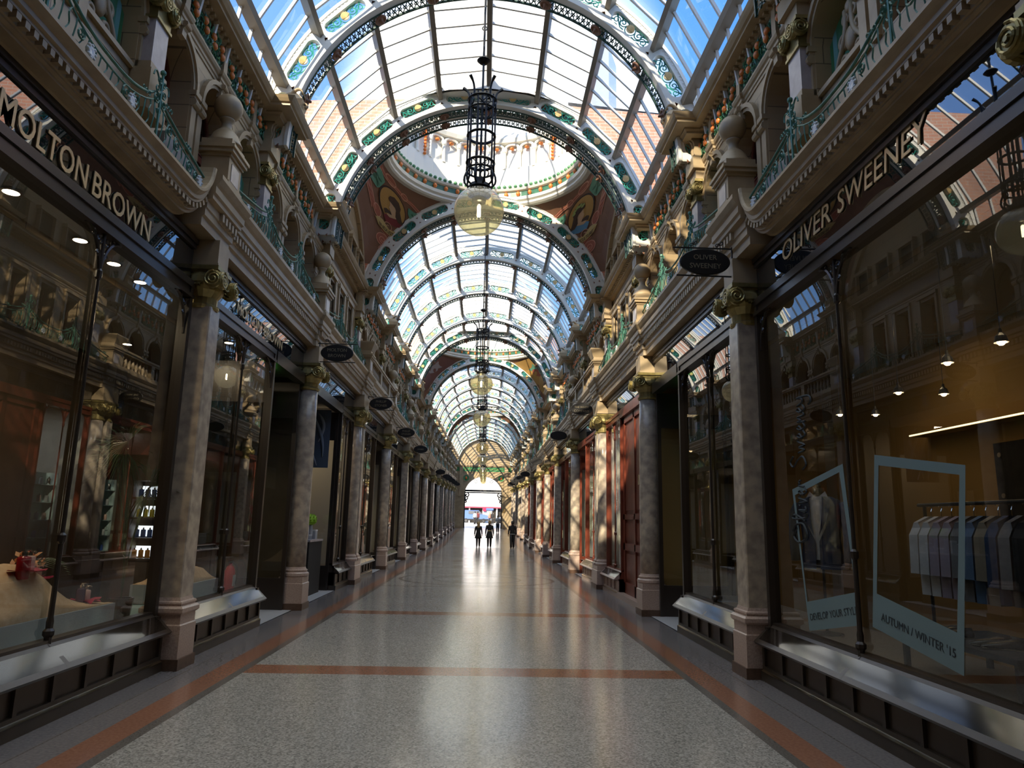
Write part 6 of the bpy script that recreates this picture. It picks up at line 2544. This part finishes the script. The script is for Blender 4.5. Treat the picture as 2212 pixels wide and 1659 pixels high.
# ------------------------------------------------------------------ far end wall, street, people
def end_wall():
    y = YEND
    zo = zoff(y)
    mb = MB(1)
    hw, zsp = 2.14, 4.5
    n = 24
    arch = [(-hw * math.cos(PI * k / n), zsp + hw * math.sin(PI * k / n)) for k in range(n + 1)]
    top = 11.0
    for (x, z), (x2, z2) in zip(arch, arch[1:]):
        mb.poly([(x, y, z), (x2, y, z2), (x2, y, top), (x, y, top)])
        mb.poly([(x, y, z), (x2, y, z2), (x2, y + .7, z2), (x, y + .7, z)])
    for q in (-1, 1):
        mb.poly([(q * hw, y, zo), (q * 4.2, y, zo), (q * 4.2, y, top), (q * hw, y, top)])
        mb.poly([(q * hw, y, zo), (q * hw, y, zsp), (q * hw, y + .7, zsp), (q * hw, y + .7, zo)])
    mb.box(-4.2, 4.2, y + .7, y + .8, 7.2, top)
    root = structure(mb.build('wall_end', M['stone']))
    mb = MB(1)
    for r0, r1, d in ((hw, hw + .10, .10), (hw + .10, hw + .24, .06)):
        R = []
        for k in range(n + 1):
            t = PI * k / n
            c, s_ = -math.cos(t), math.sin(t)
            R.append([(r0 * c, y, zsp + r0 * s_), (r0 * c, y - d, zsp + r0 * s_), (r1 * c, y - d, zsp + r1 * s_), (r1 * c, y, zsp + r1 * s_)])
        mb.rings(R)
    mb.box(-3.3, 3.3, y - .22, y, 7.82, 7.95)
    mb.box(-3.3, 3.3, y - .14, y, 7.72, 7.82)
    mb.box(-3.3, 3.3, y - .05, y, 7.08, 7.14)
    for x in (-2.55, 2.55): mb.box(x - .2, x + .2, y - .1, y, 4.4, 7.72)
    for q in (-1, 1):
        mb.lathe((q * 1.98, y, 6.45), [(.34, -.05), (.40, -.05), (.40, 0)], 24, False, False, axis='y')
        for k in (0, 1): mb.tube(spiral((q * (1.0 + k * .9), y - .02, 9.0), (q, 0, 0), (0, 0, 1), .22, .03, 1.6, 0, 20), .025, 5)
    mb.box(-2.6, 2.6, y - .04, y, 8.62, 8.68)
    mb.box(-2.0, 2.0, y - .03, y, 8.1, 8.14)
    fix_normals(mb.build('mouldings', M['stone'], root))
    mb = MB(1)
    mb.box(-2.33, 2.33, y - .03, y, 7.2, 7.66)
    for q in (-1, 1):
        mb.box(q * 3.0 - .22, q * 3.0 + .22, y - .03, y, 7.2, 7.66)
        mb.lathe((q * 1.98, y, 6.45), [(.34, -.02), (.34, 0)], 24, axis='y')
    mb.build('green_frieze', M['niche'], root)
    mb = MB(1)
    for k in range(16): mb.ball((-2.1 + .28 * k, y - .05, 7.43), .05, 8, 5)
    for q in (-1, 1): mb.ball((q * 1.98, y - .06, 6.45), .15, 12, 8, (.8, .5, 1.2))
    mb.build('orange_ornament', M['orange'], root, True)
    mb = MB(1)
    mb.box(-hw, hw, y + .3, y + .5, 4.95, 5.16)
    mb.box(-hw, hw, y + .2, y + .5, 4.78, 4.90)
    for q in (-1, 1):
        for k, r in enumerate((.28, .22, .16)):
            mb.tube(spiral((q * (hw - .12 - .08 * (2 - k)), y + .35, 4.55 - .36 * k), (q, 0, 0), (0, 0, 1), r * 1.25, .03, 1.4, 0, 16), .075, 6)
        mb.box(q * hw - .12, q * hw + .12, y + .3, y + .5, zo, 5.0)
        mb.tube(spiral((q * .9, y + .4, 6.05), (q, 0, 0), (0, 0, 1), .26, .03, 1.4, 0, 16), .03, 5)
    mb.build('dark_iron_screen', M['blackiron'], root)
end_wall()

M['paving'] = mat('street_paving', (0.46, 0.44, 0.41), .7, col2=(0.52, 0.50, 0.47), scale=3)
mb = MB(1)
mb.poly([(-30, 83, zoff(83)), (30, 83, zoff(83)), (30, 104, zoff(104)), (-30, 104, zoff(104))])
mb.poly([(-30, 104, zoff(104)), (30, 104, zoff(104)), (30, 150, zoff(104)), (-30, 150, zoff(104))])
structure(mb.build('street', M['paving']))
ZS = zoff(104)
def far_building():
    t = thing('street_building', 'white shop building across the street framed by the far arch', 'building', (0, 116, ZS))
    W1 = mat('white_facade', (0.80, 0.78, 0.75), .6)
    mb = MB(1)
    mb.box(-14, 14, 0, 6, 3.0, 13)
    mb.build('upper_wall', W1, t)
    mb = MB(1)
    mb.box(-14, 14, .4, 6, 0, 3.0)
    mb.build('dark_shopfront', M['dark'], t)
    mb = MB(1)
    mb.box(-14, 14, -.5, 0, 2.35, 2.55)
    mb.build('red_stripe', mat('red_stripe', (.55, .05, .09), .5), t)
    mb = MB(1)
    mb.box(-14, 14, -.4, 0, 2.55, 3.0)
    for k in range(-6, 7): mb.box(k * 2.2 - .12, k * 2.2 + .12, 0, .4, 0, 2.4)
    mb.build('signboard', W1, t)
    mb = MB(1)
    for k in range(28): mb.tube(spiral((-5 + k * .36, -.1, 4.35 - 1.0), (1, 0, 0), (0, 0, 1), .14, .02, 1.3, 0, 10), .02, 4)
    mb.build('pink_frieze', mat('pink_frieze', (.70, .38, .42), .6), t)
far_building()

def van(x, y, label):
    t = thing('van', label, 'van', (x, y, ZS))
    bl = mat('pale_blue_van', (.12, .20, .42), .3)
    out = [(-1.9, .35), (-1.9, 1.0), (-1.75, 1.7), (-1.5, 1.82), (.55, 1.82), (1.15, 1.25), (1.95, 1.05), (2.05, .75), (2.05, .35)]
    mb = MB(1)
    R = []
    for d, q in ((-.80, .96), (-.85, 1), (.85, 1), (.80, .96)): R.append([(px * (.99 if q < 1 else 1), d, .35 + (pz - .35) * q) for px, pz in out])
    mb.rings(R)
    b = mb.build('body', bl, t)
    g = MB(1)
    g.poly([(.62, -.856, 1.68), (1.1, -.856, 1.26), (.1, -.856, 1.26), (.1, -.856, 1.68)])
    g.poly([(-.1, -.856, 1.68), (-.1, -.856, 1.26), (-.9, -.856, 1.26), (-.9, -.856, 1.68)])
    g.poly([(.60, -.7, 1.78), (1.17, -.7, 1.26), (1.17, .7, 1.26), (.60, .7, 1.78)])
    g.build('windows', M['slate'], t)
    s_ = MB(1)
    s_.box(-1.95, 2.1, -.87, .87, .33, .55)
    s_.build('bumper_strip', M['blackiron'], t)
    for wx in (-1.25, 1.3):
        for wy in (-.78, .78):
            w = MB(1)
            w.lathe((wx, wy, .31), [(.2, -.1), (.31, -.1), (.31, .1), (.2, .1)], 18, axis='y')
            wo = w.build('wheel', M['blackiron'], t)
            h = MB(1)
            h.lathe((wx, wy, .31), [(.18, -.11), (.18, .11)], 14, axis='y')
            h.build('hub', M['silver'], wo)
    l = MB(1)
    for wy in (-.65, .65): l.box(1.98, 2.07, wy - .12, wy + .12, .8, .95)
    l.build('headlamps', M['step'], t)
van(-1.2, 106, 'pale blue van parked in the street beyond the far arch')
t = thing('kiosk', 'white street kiosk with red and blue canopy beyond the arch', 'kiosk', (.75, 109, ZS))
mb = MB(1)
mb.box(-.6, .6, -.5, .5, 0, 1.9)
mb.build('body', M['step'], t)
mb = MB(1)
mb.box(-.8, .8, -.7, .7, 1.9, 2.2)
mb.build('blue_canopy', mat('blue_canopy', (.08, .16, .45), .5), t)
mb = MB(1)
mb.box(-.82, -.3, -.74, -.70, 1.7, 2.25)
mb.build('red_panel', M['redfab'], t)
t = thing('parked_car', 'pale car with orange roof load right of the kiosk beyond the arch', 'car', (4.0, 112, ZS))
mb = MB(1)
mb.rings([[(px, d, pz) for px, pz in ((-2, .3), (-2, .8), (-1.2, .95), (-.7, 1.4), (.8, 1.4), (1.3, .95), (2, .85), (2, .3))] for d in (-.8, .8)])
mb.build('body', M['step'], t)
mb = MB(1)
mb.rings([[(px, d, pz) for px, pz in ((-1.05, .97), (-.68, 1.34), (.76, 1.34), (1.15, .97))] for d in (-.81, .81)])
mb.build('windows', M['slate'], t)
mb = MB(1)
mb.box(-.7, .7, -.6, .6, 1.4, 1.75)
mb.build('orange_load', M['orange'], t)
for wx in (-1.25, 1.25):
    for wy in (-.72, .72):
        w = MB(1)
        w.lathe((wx, wy, .3), [(.3, -.1), (.3, .1)], 16, axis='y')
        w.build('wheel', M['blackiron'], t)

# ---- figures
M['skin'] = mat('skin', (.55, .36, .26), .55)
M['tights'] = mat('black_tights', (.018, .016, .016), .6)
M['jean'] = mat('dark_jeans', (.04, .055, .09), .8)
def person(loc, H, yaw, label, hair, hairlen, top, bottom, kind, stride=.16, swing=.12, fine=True, hold=None):
    """kind: dress | trousers; faces local +y"""
    root = thing('person', label, 'person', loc, (0, 0, yaw), 'people in the arcade' if loc[1] < 80 else 'people in the street')
    k = H / 1.7
    J = {}
    E = []
    def jn(n, x, y, z, r, par=None):
        J[n] = (x * k, y * k, z * k, r * k)
        if par: E.append((par, n))
    jn('pel', 0, 0, .95, .125)
    jn('wst', 0, .005, 1.08, .105, 'pel')
    jn('chs', 0, .01, 1.27, .125, 'wst')
    jn('shc', 0, 0, 1.40, .085, 'chs')
    jn('nck', 0, .005, 1.48, .05, 'shc')
    jn('hd1', 0, .02, 1.56, .072, 'nck')
    jn('hd2', 0, .015, 1.64, .075, 'hd1')
    if fine: jn('nos', 0, .105, 1.575, .014, 'hd1')
    for q, nm in ((-1, 'l'), (1, 'r')):
        st = q * stride
        jn('hip' + nm, q * .085, 0, .90, .095, 'pel')
        jn('kne' + nm, q * .085, st * .55 + .03, .49, .058, 'hip' + nm)
        jn('clf' + nm, q * .085, st * .75 - .01, .36, .055, 'kne' + nm)
        jn('ank' + nm, q * .085, st - .03, .075, .034, 'clf' + nm)
        jn('toe' + nm, q * .095, st + .13, .03, .03, 'ank' + nm)
        jn('sho' + nm, q * .165, 0, 1.385, .055, 'shc')
        sw = -q * swing
        if hold and nm in hold:
            jn('elb' + nm, q * .22, .02, 1.12, .042, 'sho' + nm)
            jn('wri' + nm, q * .13, .22, 1.10, .028, 'elb' + nm)
            hd = (q * .08, .28, 1.11)
        else:
            jn('elb' + nm, q * .225, sw * .4 - .02, 1.12, .042, 'sho' + nm)
            jn('wri' + nm, q * .25, sw + .02, .88, .028, 'elb' + nm)
            hd = (q * .255, sw + .04, .80)
        jn('hnd' + nm, *hd, .03, 'wri' + nm)
        if fine:
            for f in range(4):
                jn('f%d%s' % (f, nm), hd[0] + q * .004, hd[1] + .03 - .02 * f, hd[2] - .075 + .008 * abs(f - 1), .010, 'hnd' + nm)
            jn('th' + nm, hd[0] - q * .03, hd[1] + .04, hd[2] - .03, .011, 'hnd' + nm)
    bm = bmesh.new()
    sk = bm.verts.layers.skin.verify()
    V = {}
    for n, (x, y, z, r) in J.items():
        v = bm.verts.new((x, y, z))
        v[sk].radius = (r, r * (.78 if n in ('wst', 'chs', 'pel') else 1))
        v[sk].use_root = n == 'pel'
        V[n] = v
    for a, b in E: bm.edges.new((V[a], V[b]))
    me = bpy.data.meshes.new('body')
    bm.to_mesh(me)
    bm.free()
    o = bpy.data.objects.new('tmp', me)
    C.objects.link(o)
    o.modifiers.new('s', 'SKIN')
    sb = o.modifiers.new('u', 'SUBSURF')
    sb.levels = sb.render_levels = 1
    dg = bpy.context.evaluated_depsgraph_get()
    m2 = bpy.data.meshes.new_from_object(o.evaluated_get(dg))
    bpy.data.objects.remove(o)
    m2.materials.clear()
    m2.materials.append(M['skin'])
    m2.polygons.foreach_set('use_smooth', [True] * len(m2.polygons))
    b = bpy.data.objects.new('body', m2)
    C.objects.link(b)
    b.parent = root
    g = lambda n: Vector(J[n][:3])
    def ell(z, a, bb, yo=0, n=20): return [(a * k * math.cos(2 * PI * i / n), (yo + bb * math.sin(2 * PI * i / n)) * k, z * k) for i in range(n)]
    mb = MB(1)
    if kind == 'dress':
        mb.rings([ell(.60, .245, .20), ell(.75, .215, .175), ell(.92, .175, .145), ell(1.06, .138, .112), ell(1.25, .16, .135), ell(1.36, .165, .115), ell(1.42, .12, .085), ell(1.46, .07, .065)])
    else:
        mb.rings([ell(.88, .175, .145), ell(1.0, .165, .135), ell(1.1, .155, .128), ell(1.27, .175, .14), ell(1.37, .17, .115), ell(1.43, .12, .085), ell(1.47, .065, .06)])
    for nm in 'lr':
        a, e, w = g('sho' + nm), g('elb' + nm), g('wri' + nm)
        mb.tube([tuple(a + Vector((0, 0, .01))), tuple((a + e) / 2), tuple(e), tuple((e + w) / 2), tuple(w)], [.068 * k, .06 * k, .052 * k, .046 * k, .038 * k], 10)
    mb.build('dress' if kind == 'dress' else 'top', top, root, True)
    mb = MB(1)
    for nm in 'lr':
        h, kn, c_, a = g('hip' + nm), g('kne' + nm), g('clf' + nm), g('ank' + nm)
        rr = (.102, .078, .074, .052) if kind == 'dress' else (.115, .085, .078, .068)
        mb.tube([tuple(h), tuple(kn), tuple(c_), tuple(a)], [r * k for r in rr], 10)
    mb.build('tights' if kind == 'dress' else 'trousers', bottom, root, True)
    mb = MB(1)
    for nm in 'lr':
        a, tt = g('ank' + nm), g('toe' + nm)
        mb.tube([tuple(a + Vector((0, -.045 * k, -.03 * k))), tuple(a + Vector((0, .03 * k, -.035 * k))), tuple(tt + Vector((0, -.03 * k, .008 * k))), tuple(tt + Vector((0, .03 * k, 0)))], [.036 * k, .04 * k, .04 * k, .024 * k], 8)
    mb.build('shoes', M['blackiron'], root, True)
    mb = MB(1)
    hz = [(1.735, .02, .02, -.0), (1.72, .07, .07, -.004), (1.66, .097, .098, -.012), (1.58, .100, .085, -.035), (1.50, .095, .06, -.06)]
    if hairlen > .1: hz += [(1.50 - hairlen * .5, .098, .05, -.085), (1.50 - hairlen, .06, .03, -.09)]
    mb.rings([ell(z, a, bb, yo) for z, a, bb, yo in hz])
    mb.build('hair', hair, root, True)
    return root
HB = mat('blonde_hair', (.42, .28, .13), .5)
HD = mat('dark_hair', (.03, .022, .018), .5)
BK = mat('black_cloth', (.02, .019, .019), .85)
r = person((-.18, 46.4, zoff(46.4)), 1.58, .03, 'woman with long fair hair walking away in a short black dress', HB, .22, BK, M['tights'], 'dress', .05, .10)
r = person((.53, 46.2, zoff(46.2)), 1.68, -.02, 'taller fair-haired woman in belted black coat-dress walking away in centre', HB, .10, BK, M['tights'], 'dress', -.04, -.12)
mb = MB(1)
mb.rings([[(.158 * math.cos(2 * PI * i / 20), .132 * math.sin(2 * PI * i / 20), z) for i in range(20)] for z in (1.03, 1.08)])
mb.build('gold_belt', M['shell'], r)
r = person((1.98, 46.0, zoff(46)), 1.68, .05, 'person in black top and trousers walking near the right wall', HD, .05, BK, M['tights'], 'trousers', .10, .08)
mb = MB(1)
mb.rings([[(.182 * math.cos(2 * PI * i / 20), .152 * math.sin(2 * PI * i / 20), z) for i in range(20)] for z in (.86, .90)])
mb.build('pale_hem', M['step'], r)
person((1.50, 70, zoff(70)), 1.62, PI, 'distant person in pale grey top and jeans facing the camera', HD, .05, mat('pale_grey_cloth', (.42, .44, .46), .9), M['jean'], 'trousers', .06, .05, hold='lr')
person((-1.06, 97, zoff(97)), 1.70, .4, 'person in white top standing beside the van', HD, .05, M['step'], M['tights'], 'trousers', .03, .04, False)
person((-.68, 97.3, zoff(97.3)), 1.72, -.3, 'person in maroon jacket standing beside the white-topped one', HD, .05, mat('maroon_cloth', (.16, .035, .035), .9), M['tights'], 'trousers', .03, .04, False)
person((.93, 97.5, zoff(97.5)), 1.62, .8, 'person in orange-pink top near the kiosk', HB, .2, mat('coral_cloth', (.62, .26, .18), .9), M['jean'], 'trousers', .04, .06, False)
person((1.30, 97.2, zoff(97.2)), 1.72, -.6, 'person in dark clothes right of the orange-topped one', HD, .2, BK, M['tights'], 'trousers', .04, .06, False)
